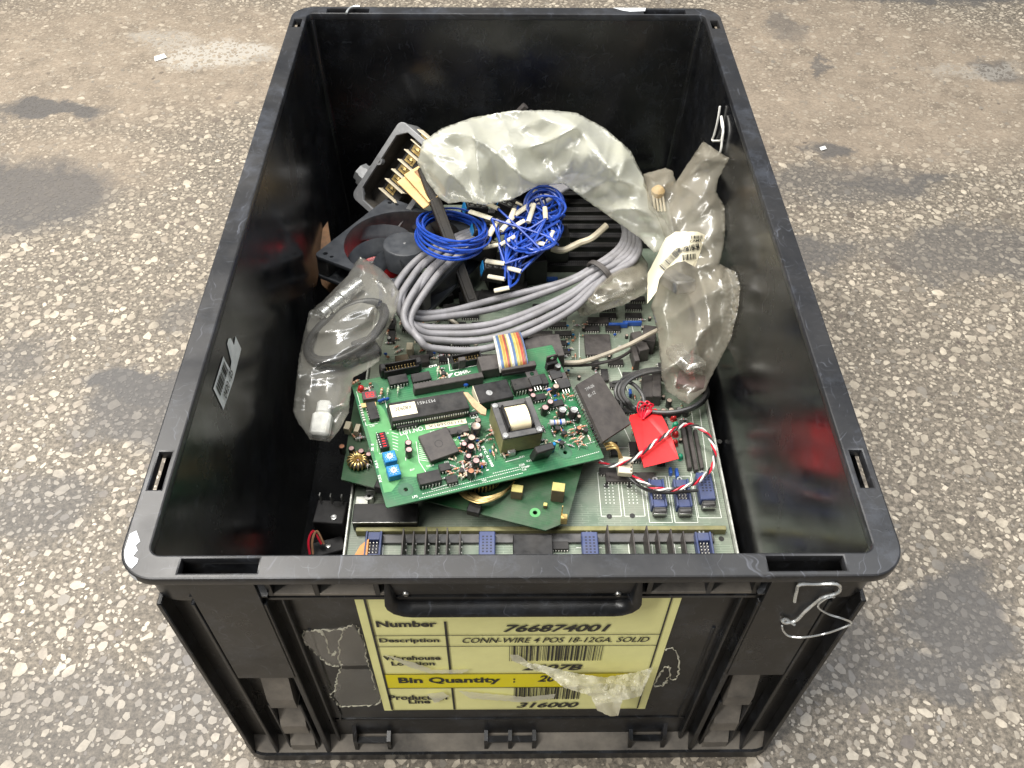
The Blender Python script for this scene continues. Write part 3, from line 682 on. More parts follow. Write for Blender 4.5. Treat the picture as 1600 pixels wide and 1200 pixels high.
def pouch(poly, ctrl, thick, crumple, step=4.5, jit=0.8, seed=1, two=True, edge=30, lift=1.0):
    """closed plastic pouch: upper and lower sheet meeting along the outline"""
    ol = outline(poly, step, jit, seed); n = len(ol)
    zf = tps([tuple(p) for p in poly] + list(ctrl)); r = random.Random(seed + 5)
    xs = [p.x for p in ol]; ys = [p.y for p in ol]; pts = [Vector((p.x, p.y)) for p in ol]
    def inside(x, y):
        c = False
        for i in range(n):
            a, e = ol[i], ol[i - 1]
            if (a.y > y) != (e.y > y) and x < (e.x - a.x) * (y - a.y) / (e.y - a.y) + a.x: c = not c
        return c
    y = min(ys); row = 0; A = np.array([(p.x, p.y) for p in ol])
    while y < max(ys):
        x = min(xs) + (row % 2) * step / 2
        while x < max(xs):
            u, v = x + r.uniform(-.25, .25) * step, y + r.uniform(-.25, .25) * step
            if inside(u, v) and np.min(np.abs(A - (u, v)).sum(1)) > step * .7: pts.append(Vector((u, v)))
            x += step
        y += step * .87; row += 1
    vs2, ed, fs, *_ = delaunay_2d_cdt(pts, [(i, (i + 1) % n) for i in range(n)], [], 1, 1e-6)
    nc = crumple[2] if len(crumple) > 2 else 3; c1 = Crumple(seed * 3 + 1, crumple[0], crumple[1], nc); c2 = Crumple(seed * 3 + 2, crumple[0] * .9, crumple[1], nc)
    S1 = np.array([(p.x, p.y) for p in ol]); S2 = np.roll(S1, -1, 0); D = S2 - S1; DD = (D ** 2).sum(1) + 1e-9
    top = []; bot = []; edgef = []
    for q in vs2:
        w_ = np.array((q.x, q.y)); t = np.clip(((w_ - S1) * D).sum(1) / DD, 0, 1); dist = np.sqrt((((S1 + D * t[:, None]) - w_) ** 2).sum(1).min())
        k = min(1, dist / edge); k = math.sin(k * PI / 2); edgef.append(dist < 1e-3)
        z = zf(q.x, q.y); zt_ = z + thick * .5 * k + c1(q.x, q.y) * (0.35 + .65 * k) * lift
        zb_ = z - thick * .5 * k + (.6 * c1(q.x, q.y) + .4 * c2(q.x, q.y)) * (.35 + .65 * k)
        top.append(at(q.x, q.y, zt_)); bot.append(at(q.x, q.y, min(zb_, zt_ - .0006)))
    fs = [tuple(f[::-1]) for f in fs]; mb = MB(); mb.add(top, fs)
    if two: 
        m_ = len(top); vv = []; mp = {}
        for i, p in enumerate(bot):
            if edgef[i]: mp[i] = i
            else: mp[i] = m_ + len(vv); vv.append(p)
        mb.v += vv; mb.f += [tuple(mp[i] for i in f[::-1]) for f in fs]; mb.m += [1] * len(fs)
    return mb
# film hanging off the card (sheet standing off the card's plane)
def film(poly, out, seed, name, scale=34, amp=.0045, mats=None, step=3.0):
    ol = outline([(zx(x), zy(y), 0) for x, y in poly], step, .7, seed); n = len(ol); r = random.Random(seed); A = np.array([(p.x, p.y) for p in ol]); pts = [Vector((p.x, p.y)) for p in ol]
    x0, y0 = A.min(0); x1, y1 = A.max(0); y = y0
    while y < y1:
        x = x0
        while x < x1:
            u, v = x + r.uniform(-.3, .3) * step, y + r.uniform(-.3, .3) * step; c = False
            for i in range(n):
                a, e_ = ol[i], ol[i - 1]
                if (a.y > v) != (e_.y > v) and u < (e_.x - a.x) * (v - a.y) / (e_.y - a.y) + a.x: c = not c
            if c and np.abs(A - (u, v)).sum(1).min() > step * .7: pts.append(Vector((u, v)))
            x += step
        y += step
    vs2, ed, fs, *_ = delaunay_2d_cdt(pts, [(i, (i + 1) % n) for i in range(n)], [], 1, 1e-6); cr = Crumple(seed, scale, amp)
    mb = MB(); mb.add([aty(q.x, q.y, YC - .0016 - out(q.x, q.y) - abs(cr(q.x, q.y)) * min(1, out(q.x, q.y) / .004 + .1)) for q in vs2], fs)
    return crate.l(name, mb, mats or [M_FILM], card, 50)
film([(790, 500), (830, 500), (880, 540), (960, 555), (1100, 590), (1250, 610), (1400, 585), (1480, 560), (1440, 650), (1420, 700), (1330, 720), (1310, 795), (1270, 797), (1210, 770), (1180, 700), (1050, 660), (960, 590), (890, 570), (800, 530)],
     lambda x, y: max(0, min(.020, (y - 1035) * .00032)) , 5, 'torn_film').__setitem__('label', 'torn crumpled film peeling off the yellow label')
film([(1190, 640), (1290, 640), (1400, 660), (1330, 720), (1300, 790), (1260, 780), (1215, 760)], lambda x, y: .012, 8, 'torn_film', 24, .006)
film([(185, 500), (330, 540), (420, 575), (600, 572), (560, 592), (400, 590), (300, 560)], lambda x, y: .0004, 9, 'tape_strip', 20, .0012)
film([(540, 675), (700, 690), (860, 705), (1010, 690), (1000, 712), (860, 730), (600, 712)], lambda x, y: .0004, 10, 'tape_strip', 20, .0012)
film([(390, 690), (470, 680), (500, 700), (430, 735)], lambda x, y: .0004, 12, 'tape_strip', 20, .0012)
def zz1(x, y): return ((180 + x / 2.858 - 540) * 3.077, (780 + y / 2.858 - 860) * 3.077)
for pl_, sd in (([(850, 590), (990, 575), (1065, 560), (1110, 640), (1130, 740), (1010, 745), (950, 735), (900, 690), (840, 630)], 41), ([(1000, 760), (1140, 760), (1180, 870), (1180, 915), (1010, 925), (975, 880)], 42)):
    film([zz1(*q) for q in pl_], lambda x, y: .0002, sd, 'tape_residue', 18, .0006, [M_CLEAR], 4.0)
def crust(pts, name, wd, seed, mat=M_FILM, Y=-.2898):
    r = random.Random(seed); P = spl([aty(180 + x / 2.858, 780 + y / 2.858, Y) for x, y in pts], 8); mb = MB()
    P = [p + Vector((r.uniform(-1, 1) * .0008, r.uniform(-.0006, .0002), r.uniform(-1, 1) * .0008)) for p in P]
    mb.tube(P, [wd * .32 * r.uniform(.05, 2.2) for _ in P], 5); return crate.l(name, mb, [M_FILM], wall)
crust([(1065, 560), (990, 580), (900, 585), (850, 590), (835, 620), (870, 660), (915, 700), (950, 735), (1000, 745)], 'tape_residue', .0011, 1, 'paint_white')
crust([(1020, 580), (1000, 640), (1000, 720), (1010, 745), (990, 800), (985, 850), (960, 870), (985, 900), (1010, 925), (1090, 920), (1170, 915), (1185, 880)], 'tape_residue', .0010, 2, 'paint_white')
crust([(905, 590), (930, 600), (960, 690), (985, 680)], 'tape_residue', .0015, 3, 'paint_white')
crust([(1080, 560), (1110, 640), (1120, 700), (1140, 760), (1160, 850)], 'tape_residue', .0008, 4, 'paint_white')
def rcrust(pts, seed): 
    return crust([((940 + x / 2.858 - 180) * 2.858, y) for x, y in pts], 'tape_residue', .0011, seed, 'paint_white')
rcrust([(285, 670), (320, 665), (345, 720), (340, 790), (310, 800), (300, 745), (265, 770), (235, 830), (280, 825), (300, 790)], 6)
rcrust([(190, 900), (215, 885)], 7)

# barcode sticker on the left inner wall
def s6(x, y):
    xx = -.1835
    for _ in range(6): q = atx(200 + x / 2.4, 400 + y / 2.4, xx); xx = -(.1795 + .0073 * (q.z - .0065) / .269) + .0005
    return q
mb = MB(); P = [s6(*q) for q in ((320, 497), (358, 375), (366, 395), (384, 425), (388, 395), (372, 330), (377, 310), (386, 308), (398, 335), (403, 300), (425, 348), (396, 465), (358, 577))]
n_ = Vector((1, 0, .027)).normalized()
mb.add(P, [tuple(range(len(P)))]); stk = crate.l('sticker', mb, ['sticker_white'], wall, 0); stk['label'] = 'torn white barcode sticker on the inner wall'
a0, a1, a2 = P[0], P[1], P[-1]; ex = (a2 - a0); ey = (a1 - a0)
def sq(u, v): return a0 + ex * u + ey * v + Vector((.0004, 0, 0))
mb = MB(); v = .12; random.seed(5)
while v < .93:
    hh = random.choice((.02, .03, .05)); mb.quad(sq(.10, v), sq(.52, v), sq(.52, v + hh), sq(.10, v + hh)); v += hh + random.choice((.025, .04))
crate.l('barcode', mb, ['print_black'], stk, 0)
mb = MB(); vs, fs = text_geo('0420 - 05', 0, .02); q0 = s6(362, 540); q1 = s6(388, 440); tx = (q1 - q0); ty = -ex.normalized() * .007
mb.add([q0 + tx * x + ty * y + Vector((.0012, 0, 0)) for x, y, _ in vs], fs); crate.l('lettering', mb, ['print_black'], stk, 0)

# ================================================================== components (mm, shared meshes)
CACHE = {}
def comp(key, fn):
    if key not in CACHE: CACHE[key] = fn()
    return CACHE[key]
def k_ic(Lx, Wy, Hh, mat='chip_black', lift=.8):
    def f():
        mb = MB(.001); mb.box((0, 0, lift + Hh / 2), (Lx, Wy, Hh), ch=.35); mb.lathe([(0, lift + Hh + .02), (.7, lift + Hh + .02)], 10, 1, Matrix.Translation((-Lx * .00042, 0, 0))); return mb.mesh('chip', [mat, 'black_plastic'])
    return comp(('ic', Lx, Wy, Hh, mat, lift), f)
def k_pins(Lx, Wy, Hh, pitch=2.54, lift=.8, w=.75):
    def f():
        mb = MB(.001); n = max(2, int(Lx / pitch)); 
        for s in (-1, 1):
            for i in range(n):
                x = (i - (n - 1) / 2) * pitch; mb.box((x, s * (Wy / 2 + .35), (lift + Hh * .5) / 2), (w, .5, lift + Hh * .5), ch=.05); mb.box((x, s * (Wy / 2 + .1), lift + Hh * .5), (w, .8, .3), ch=.03)
        return mb.mesh('pins', ['pin_metal'])
    return comp(('pins', Lx, Wy, Hh, pitch, lift, w), f)
def k_cap(r, h, top='cap_pink'):
    return comp(('cap', r, h, top), lambda: MB(.001).lathe([(r * .97, 0), (r, .4), (r, h * .9), (r * .94, h * .95), (r, h - .3), (r * .93, h), (r * .80, h), (r * .74, h - .25), (.01, h - .25)], 16, mis=[0, 0, 0, 0, 0, 0, 1, 1]).mesh('capacitor', ['cap_sleeve', top], 50))
def k_res(Lx, r, body='res_tan', band='print_black', band2='wire_red', h=2.2):
    def f():
        mb = MB(.001); M = Matrix.Translation((0, 0, h * .001)) @ Matrix.Rotation(R(90), 4, 'Y'); q = Lx / 2
        mb.lathe([(.01, -q), (r * .8, -q), (r, -q + .5), (r, -q * .6), (r * .9, -q * .5), (r * .9, -q * .35), (r * .9, -q * .15), (r * .9, q * .05), (r * .9, q * .25), (r * .9, q * .5), (r, q * .6), (r, q - .5), (r * .8, q), (.01, q)], 10, 0, M, [0, 0, 0, 0, 1, 0, 2, 0, 1, 0, 0, 0, 0])
        for s in (-1, 1): mb.tube([(s * q, 0, h), (s * (q + 1), 0, h), (s * (q + 1.5), 0, h - .6), (s * (q + 1.5), 0, 0)], .3, 5, 3)
        return mb.mesh('resistor', [body, band, band2, 'pin_metal'])
    return comp(('res', Lx, r, body, band, band2, h), f)
def k_disc(r, t, mat='blue_part', h=1.2):
    def f():
        mb = MB(.001); prof = []
        for i in range(7): a = -PI / 2 + PI * i / 6; prof.append((max(.01, r * math.cos(a)), t / 2 * math.sin(a)))
        mb.lathe(prof, 12, 0, Matrix.Translation((0, 0, (h + r) * .001)) @ Matrix.Rotation(R(90), 4, 'X'))
        for s in (-1, 1): mb.tube([(s * r * .5, 0, h + r * .3), (s * r * .6, 0, 0)], .28, 5, 1)
        return mb.mesh('disc_capacitor', [mat, 'pin_metal'])
    return comp(('disc', r, t, mat, h), f)
def k_trim():
    def f():
        mb = MB(.001); mb.box((0, 0, 3.6), (9.6, 9.6, 7.2), ch=.5); mb.lathe([(2.3, 7.2), (2.3, 7.6), (.01, 7.6)], 16, 1); mb.lathe([(1.1, 7.62), (1.1, 7.8), (.01, 7.8)], 10, 2)
        for i in range(10): a = 2 * PI * i / 10; mb.box((3.3 * math.cos(a), 3.3 * math.sin(a), 7.24), (.5, .5, .12), 1)
        mb.box((0, 0, 7.84), (1.8, .35, .1), 3)
        return mb.mesh('rotary_switch', ['blue_trim', 'white_print', 'grey_print', 'print_black'])
    return comp('trim', f)
def k_to220(lie=False):
    def f():
        mb = MB(.001); M = Matrix.Identity(4) if not lie else Matrix.Translation((0, 0, .0025)) @ Matrix.Rotation(R(-78), 4, 'X')
        mb.box((0, 0, 8), (10, 4.2, 8.5), 0, M, .5)
        o = plate(rrect(5, 3.4, .6, 3), [[(1.9 * math.cos(a), .2 + 1.9 * math.sin(a)) for a in np.linspace(0, 2 * PI, 13)[:-1][::-1]]], 1.3)
        Mt = Matrix(((1, 0, 0, 0), (0, 0, -1, 2.0), (0, 1, 0, 15.6), (0, 0, 0, 1)))
        mb.add([Mt @ v.co for v in o.vertices], [tuple(p.vertices) for p in o.polygons], 1, M)
        for x in (-2.5, 0, 2.5): mb.tube([(x, 0, 4), (x, 0, 0)], .4, 5, 2, M)
        return mb.mesh('transistor', ['chip_black', 'slate', 'pin_metal'])
    return comp(('to220', lie), f)
def k_led(mat):
    return comp(('led', mat), lambda: MB(.001).lathe([(3.0, 0), (3.0, .9), (2.5, 1), (2.5, 3.6), (2.1, 4.6), (1.3, 5.3), (.01, 5.6)], 14).mesh('indicator_light', [mat], 60))
def k_header(Lx, Wy, Hh, latch=True, mat='black_plastic'):
    def f():
        mb = MB(.001); t = 1.2
        mb.box((0, 0, .8), (Lx, Wy, 1.6), ch=.2)
        for s in (-1, 1): mb.box((0, s * (Wy / 2 - t / 2), Hh / 2), (Lx, t, Hh), ch=.2); mb.box((s * (Lx / 2 - t / 2), 0, Hh / 2), (t, Wy - 2 * t, Hh), ch=.2)
        if latch:
            for s in (-1, 1): mb.box((s * (Lx / 2 + 1.2), 0, Hh * .62), (3, Wy * .75, Hh * 1.2), ch=.6); mb.box((s * (Lx / 2 + .2), 0, Hh * 1.22), (4, Wy * .6, 2), ch=.6)
        n = int(Lx / 2.54) - 1
        for i in range(n):
            for s in (-1, 1): mb.box(((i - (n - 1) / 2) * 2.54, s * 1.27, Hh * .4), (.6, .6, Hh * .75), 1, ch=.1)
        return mb.mesh('pin_header', [mat, 'gold'])
    return comp(('hdr', Lx, Wy, Hh, latch, mat), f)
def add_ic(T, px, py, Lx, Wy, Hh, rz=0, mat='chip_black', pins=True, h=0, pitch=2.54, lift=.8):
    c = T.hit(px, py, h + (lift + Hh) * .001); o = T.put('chip', k_ic(Lx, Wy, Hh, mat, lift), (c.x, c.y, h), rz)
    if pins: p = link('pins', k_pins(Lx, Wy, Hh, pitch, lift), o)
    return o
def add(T, name, me, px, py, top=0.0, rz=0, h=0.0):
    c = T.hit(px, py, h + top * .001); return T.put(name, me, (c.x, c.y, h), rz)
def pcb(T, wd, hh, mat, holes=(), thick=.0016, r=.0015, outl=None):
    hs = [[(x + .0017 * math.cos(a), y + .0017 * math.sin(a)) for a in np.linspace(0, 2 * PI, 15)[:-1][::-1]] for x, y in holes]
    me = plate(outl or rrect(wd / 2, hh / 2, r, 3), hs, thick); me.transform(Matrix.Translation((0, 0, -thick))); me.materials.append(MATS[mat]); me.name = 'circuit_board'
    b_ = link('board', me, T.o)
    if hs:
        mb = MB()
        for x, y in holes:
            vs = [(x + q * math.cos(a), y + q * math.sin(a), .00012) for q in (.0018, .0030) for a in np.linspace(0, 2 * PI, 21)[:-1]]
            mb.add(vs, [(i, (i + 1) % 20, 20 + (i + 1) % 20, 20 + i) for i in range(20)])
    return b_
def lines(mb, T, segs, wd=.00022, h=.00025, dash=None):
    for (x0, y0, x1, y1) in segs:
        a = Vector((x0, y0)); e_ = Vector((x1, y1)); d = e_ - a; ln_ = d.length; d.normalize(); nr = Vector((-d.y, d.x)) * wd; t = 0
        while t < ln_:
            q = min(ln_, t + (dash or ln_)); p0 = a + d * t; p1 = a + d * q
            mb.quad((*(p0 - nr), h), (*(p1 - nr), h), (*(p1 + nr), h), (*(p0 + nr), h)); t = q + (dash * .6 if dash else 1)
def rect_lines(x, y, wx, wy): return [(x - wx, y - wy, x + wx, y - wy), (x + wx, y - wy, x + wx, y + wy), (x + wx, y + wy, x - wx, y + wy), (x - wx, y + wy, x - wx, y - wy)]

# ================================================================== large pale board in a metal chassis (bottom of the pile)
ZA = .088
T = Thing('control_rack', 'pale green mother board in a metal frame filling the bottom of the crate', 'circuit board', (0, 0, 0))
AX0, AX1, AY0, AY1 = -.124, .1725, -.272, .250
mb = MB(); mb.box(((AX0 + AX1) / 2, (AY0 + AY1) / 2, ZA - .0008), (AX1 - AX0, AY1 - AY0, .0016), ch=.0002)
brd = T.w('board', mb, ['pcb_pale'])
for x in (AX0 - .0012, AX1 + .0012):
    mb = MB(); mb.box((x, (AY0 + AY1) / 2, .050), (.0016, AY1 - AY0, .0865), ch=.0003); T.w('side_plate', mb, ['aluminium_edge'])
mb = MB(); mb.box(((AX0 + AX1) / 2, (AY0 + AY1) / 2, .0085), (AX1 - AX0, AY1 - AY0, .002), ch=.0003); T.w('bottom_plate', mb, ['aluminium_edge'])
rail_y = at(1020, 828, ZA + .004).y
for x0, x1, mt in ((-.118, .168, 'yellow_tape'),):
    mb = MB(); mb.box(((x0 + x1) / 2, rail_y, ZA + .0035), (x1 - x0, .004, .007), ch=.0004); mb.box(((x0 + x1) / 2, rail_y - .006, ZA + .0016), (x1 - x0 - .02, .008, .0028), 1, ch=.0003)
    T.w('rail', mb, ['olive_core', 'core_grey'])
def k_dconn(closed=False):
    def f():
        mb = MB(.001); L_, W_, H_ = 26, 12.5, 9
        if closed:
            mb.box((0, 0, H_ / 2), (W_, L_, H_), ch=.8)
            for i in range(3):
                for j in range(6): mb.box(((i - 1) * 3, 3.5 + (j - 2.5) * 2.6 - 2, H_ + .03), (1.5, 1.3, .12), 1)
        else:
            mb.box((0, 0, 1), (W_, L_, 2), ch=.3)
            for s in (-1, 1): mb.box((s * (W_ / 2 - .8), 0, H_ / 2), (1.6, L_, H_), ch=.4)
            for yy, tt in ((L_ / 2 - 3.5, 7), (-L_ / 2 + 3.5, 7)): mb.box((0, yy, H_ * .42), (W_ - 3.2, tt, H_ * .84), ch=.4)
            mb.box((0, 0, 2.1), (W_ - 3.3, L_ - 14.2, .3), 1)
            for i in range(3):
                for j in range(4): mb.box(((i - 1) * 2.6, (j - 1.5) * 2.8, 4.2), (.8, .8, 4.4), 2, ch=.1)
        mb.lathe([(2.2, 0), (2.2, 5), (1.0, 5), (1.0, 3)], 12, 3, Matrix.Translation((0, .0150, 0)))
        return mb.mesh('connector', ['conn_blue', 'conn_hollow', 'pin_metal', 'wire_steel'])
    return comp(('dconn', closed), f)
def k_clip():
    return comp('clip', lambda: MB(.001).box((0, 0, 4.8), (10.5, 5, 9.4), 0, None, 1.2).box((0, -2.7, 6.5), (10.8, 1.2, 2.2), 1, None, .4).box((0, .4, 9.6), (9.6, .6, .3), 2).mesh('spring_clip', ['core_grey', 'steel', 'print_black']))
def conn(px, py, cl=False, clip=True):
    c = at(px, py, ZA + .006); o = T.put('connector', k_dconn(cl), (c.x, c.y, ZA + .0003))
    if clip: q = link('spring_clip', k_clip(), o); q.location = (0, -.0165, 0)
    return o
for px, py, cl in ((1027, 772, 0), (1066, 772, 0), (1102, 762, 1)): conn(px, py, cl)
for px, py, cl in ((583, 856, 0), (761, 856, 1), (922, 857, 1), (1101, 857, 0)): conn(px, py, cl, False)
# upright card guides seen edge on
def fin(px, py, hgt=.020, ln_=.026):
    c = at(px, py, ZA); mb = MB(); mb.box((c.x, c.y - ln_ / 2, ZA + .0005 + hgt / 2), (.0011, ln_, hgt), ch=.0002)
    for j in range(4): mb.box((c.x + .0012, c.y - ln_ * (.2 + .2 * j), ZA + .004), (.0008, .0012, .004), 1)
    T.w('card_guide', mb, ['slate', 'pin_metal'])
for px, hg in ((945, .022), (984, .019), (1005, .021), (1023, .016), (1042, .020), (1063, .014), (634, .020), (649, .016), (669, .021), (685, .017), (701, .020), (720, .013)): fin(px, 844 + (px * 7) % 5, hg, .020 + hg * .3)
mb = MB(); c = at(566, 852, ZA + .006); mb.prism([(c.x - .006, c.y - .014), (c.x + .005, c.y - .014), (c.x + .005, c.y + .004), (c.x - .001, c.y - .002)], ZA + .0005, ZA + .009); T.w('cable_clip', mb, ['orange_clip'], smooth=0)
# silkscreen and empty footprints
mb = MB(); segs = []
def A(px, py): q = at(px, py, ZA); return q.x, q.y
for px, py in ((952, 772), (988, 772)):
    x, y = A(px, py); segs += rect_lines(x, y, .0080, .021)
    for i in range(3):
        for j in range(7): mb.box((x + (i - 1) * .0032, y + (j - 3) * .0029, ZA + .0002), (.0009, .0009, .0003))
    
for px, py in ((1027, 775), (1066, 775), (1102, 768)): x, y = A(px, py); segs += rect_lines(x, y - .003, .0090, .022)
for x0, x1 in ((850, 880), (880, 930), (930, 985), (960, 1000)):
    a = A(x0, 700); e_ = A(x1, 640)
for px0, py0, px1, py1 in ((1093, 640, 1107, 752), (1080, 640, 1088, 700), (915, 545, 985, 690), (985, 500, 1000, 560), (1000, 500, 1010, 545), (960, 560, 985, 620), (905, 520, 905, 560), (930, 700, 1010, 700)):
    segs.append((*A(px0, py0), *A(px1, py1)))
for py in (842, 856): segs += [(*A(900, py), *A(940, py)), (*A(1060, py), *A(1072, py))]
for px in (968, 1005, 1040): x, y = A(px, 856); segs += rect_lines(x, y, .007, .014)
x, y = A(617, 856); segs += rect_lines(x, y, .009, .014)
lines(mb, T, segs, .00025, ZA + .0003)
slk = T.w('silkscreen', mb, ['white_print'], brd, 0)
mb = MB()
for px, py in ((947, 759), (983, 759), (952, 807), (988, 806), (1127, 842), (1124, 690)):
    x, y = A(px, py); mb.lathe([(.0022, .0001), (.0001, .0001)], 14, 0, Matrix.Translation((x, y, ZA + .0002)))
T.w('mounting_hole', mb, ['print_black'], brd, 0)['kind'] = 'stuff'
# chips of the mother board that show between the cables
rows = []
for py, xs, kind in ((478, (705, 740, 845, 875), 0), (492, (700, 735, 840, 872, 950, 990), 0), (506, (715, 750, 842, 872), 0), (520, (700, 850, 880), 0), (478, (905, 948, 990), 0), (466, (955, 995), 0), (535, (872, 690, 720), 0), (548, (878, 700), 0), (560, (700, 730), 0), (575, (690,), 0)):
    for px in xs:
        c = at(px, py, ZA + .004); o = T.put('chip', k_ic(16, 6.4, 3.2), (c.x, c.y, ZA)); link('pins', k_pins(16, 6.4, 3.2, 2.2), o)
for px, py, Lx, Wy in ((934, 538, 24, 26), (850, 540, 26, 30), (765, 565, 20, 18), (935, 500, 20, 8), (985, 745, 40, 9)):
    c = at(px, py, ZA + .004); o = T.put('chip', k_ic(Lx, Wy, 3.6, 'slate'), (c.x, c.y, ZA)); link('pins', k_pins(Lx, Wy, 3.6), o)
def k_net(n=8): return comp(('net', n), lambda: MB(.001).box((0, 0, 3.2), (n * 2, 2.4, 5.2), ch=.4).mesh('resistor_network', ['blue_part']))
for px, py, n in ((823, 435, 8), (862, 434, 6), (966, 506, 9), (988, 503, 9), (985, 612, 3), (1037, 680, 6), (1048, 735, 3), (1058, 738, 4)):
    c = at(px, py, ZA + .005); T.put('resistor_network', k_net(n), (c.x, c.y, ZA), 0 if py < 520 else R(90))
# black slotted sockets at the back
for px, py, Lx in ((905, 398, 62), (915, 383, 70), (900, 412, 66), (925, 368, 76), (930, 354, 80), (930, 341, 84), (925, 328, 84), (915, 315, 84), (900, 302, 90), (800, 330, 80), (800, 345, 80), (980, 400, 20), (1000, 375, 30), (1000, 350, 40), (1000, 325, 40)):
    c = at(px, py, ZA + .008); mb = MB(.001); mb.box((0, 0, 4.5), (Lx, 8, 9), ch=.5)
    for i in range(int(Lx / 2)):
        for s in (-1, 1): mb.box((-Lx / 2 + 1.5 + i * 2, s * 1.6, 9.02), (.9, .7, .12), 1)
    T.put('socket', mb.mesh('socket', ['black_plastic', 'core_grey']), (c.x, c.y, ZA))
# dark upright modules right of the middle
for px, py, sx, sy, sz, rz in ((1000, 532, .010, .024, .016, .25), (1015, 520, .012, .020, .018, -.2), (993, 552, .005, .018, .013, .1), (1012, 602, .009, .026, .012, -.1), (1026, 600, .008, .028, .013, -.12), (1072, 692, .0035, .05, .006, 0), (1082, 695, .0035, .05, .006, 0), (1092, 700, .003, .04, .005, 0)):
    c = at(px, py, ZA + sz); mb = MB(); mb.box((0, 0, sz / 2), (sx, sy, sz), ch=.0006); T.put('module', mb.mesh('module', ['slate']), (c.x, c.y, ZA), rz)
for px, py, mt in ((1055, 690, 'led_red'), (1056, 676, 'led_red'), (1063, 712, 'led_green'), (1056, 662, 'led_green'), (1053, 651, 'led_red')):
    add_me = k_led(mt); c = at(px, py, ZA + .004); T.put('indicator_light', add_me, (c.x, c.y, ZA))
for px, py, mt in ((1037, 641, 'cap_tan'), (1049, 640, 'cap_tan'), (1061, 639, 'cap_silver'), (1073, 639, 'cap_pink'), (1046, 625, 'cap_tan')):
    c = at(px, py, ZA + .009); T.put('capacitor', k_cap(2.6, 9, mt), (c.x, c.y, ZA))
for py, xs in ((585, (945, 985)), (600, (965,)), (640, (955, 985)), (660, (1000, 1030)), (700, (960, 990)), (715, (1000, 1032)), (735, (950,)), (512, (925, 958)), (690, (1020,)), (625, (940, 968)), (565, (930, 962)), (575, (1035,)), (660, (930,))):
    for px in xs:
        c = at(px, py, ZA + .004); o = T.put('chip', k_ic(14, 6.4, 3.2), (c.x, c.y, ZA), R(90) if (px * 7) % 3 == 0 else 0); link('pins', k_pins(14, 6.4, 3.2, 2.2), o)
random.seed(21)
for k in range(110):
    px = random.uniform(880, 1080); py = random.uniform(495, 700)
    c = at(px, py, ZA); kind = random.random()
    if kind < .5: T.put('resistor', k_res(4.5, .9, random.choice(('res_tan', 'res_body', 'glass_green'))), (c.x, c.y, ZA), random.choice((0, R(90))))
    elif kind < .75: T.put('disc_capacitor', k_disc(1.6, 1.4, random.choice(('cream', 'blue_part', 'cap_orange'))), (c.x, c.y, ZA), random.choice((0, R(90))))
    else: T.put('capacitor', k_cap(1.6, 4, 'cap_tan'), (c.x, c.y, ZA))
for k in range(14):
    c = at(random.uniform(884, 897), 505 + k * 7, ZA); T.put('disc_capacitor', k_disc(1.4, 1.2, 'blue_trim' if k % 2 else 'cream'), (c.x, c.y, ZA))
for px, py, sx, sy, sz, rz, mt in ((850, 541, .032, .026, .034, .15, 'slate'), (780, 402, .026, .016, .034, .3, 'black_plastic'), (806, 396, .020, .018, .040, -.2, 'black_plastic'), (836, 402, .022, .014, .030, .2, 'black_plastic'), (868, 362, .026, .018, .042, .1, 'black_plastic'), (826, 352, .024, .02, .050, .4, 'black_plastic'), (712, 440, .03, .018, .014, .3, 'black_plastic'), (735, 462, .022, .014, .010, .1, 'black_plastic'), (765, 462, .02, .016, .012, -.2, 'black_plastic'), (690, 455, .016, .02, .010, .5, 'black_plastic'), (660, 470, .02, .014, .009, .2, 'slate'), (655, 560, .018, .010, .007, .1, 'slate'), (665, 530, .010, .012, .009, 0, 'cream'), (640, 540, .006, .009, .010, 0, 'cream'), (628, 560, .012, .01, .008, .2, 'brown_block'), (800, 445, .03, .012, .010, 0, 'black_plastic')):
    c = at(px, py, ZA + sz); mb = MB(); mb.box((0, 0, sz / 2), (sx, sy, sz), ch=.0006); T.put('module', mb.mesh('module', [mt]), (c.x, c.y, ZA), rz)
random.seed(41)
for k in range(60):
    c = at(random.uniform(600, 720), random.uniform(495, 575), ZA); kk = random.random()
    if c.x < AX0 + .004: continue
    if kk < .55: T.put('resistor', k_res(4.5, .95, random.choice(('res_tan', 'cream', 'res_body', 'cap_orange'))), (c.x, c.y, ZA), random.choice((0, R(90), .6)))
    elif kk < .8: T.put('disc_capacitor', k_disc(1.7, 1.5, random.choice(('cream', 'blue_part', 'cap_orange'))), (c.x, c.y, ZA), random.choice((0, R(90))))
    else: T.put('capacitor', k_cap(2.0, 6, random.choice(('cap_tan', 'cap_silver'))), (c.x, c.y, ZA))
for px, py in ((612, 505), (640, 512), (668, 508), (612, 525), (648, 575), (672, 548), (690, 520)):
    c = at(px, py, ZA + .004); o = T.put('chip', k_ic(14, 6.4, 3.2), (c.x, c.y, ZA), R(90) if px % 3 == 0 else 0); link('pins', k_pins(14, 6.4, 3.2, 2.2), o)
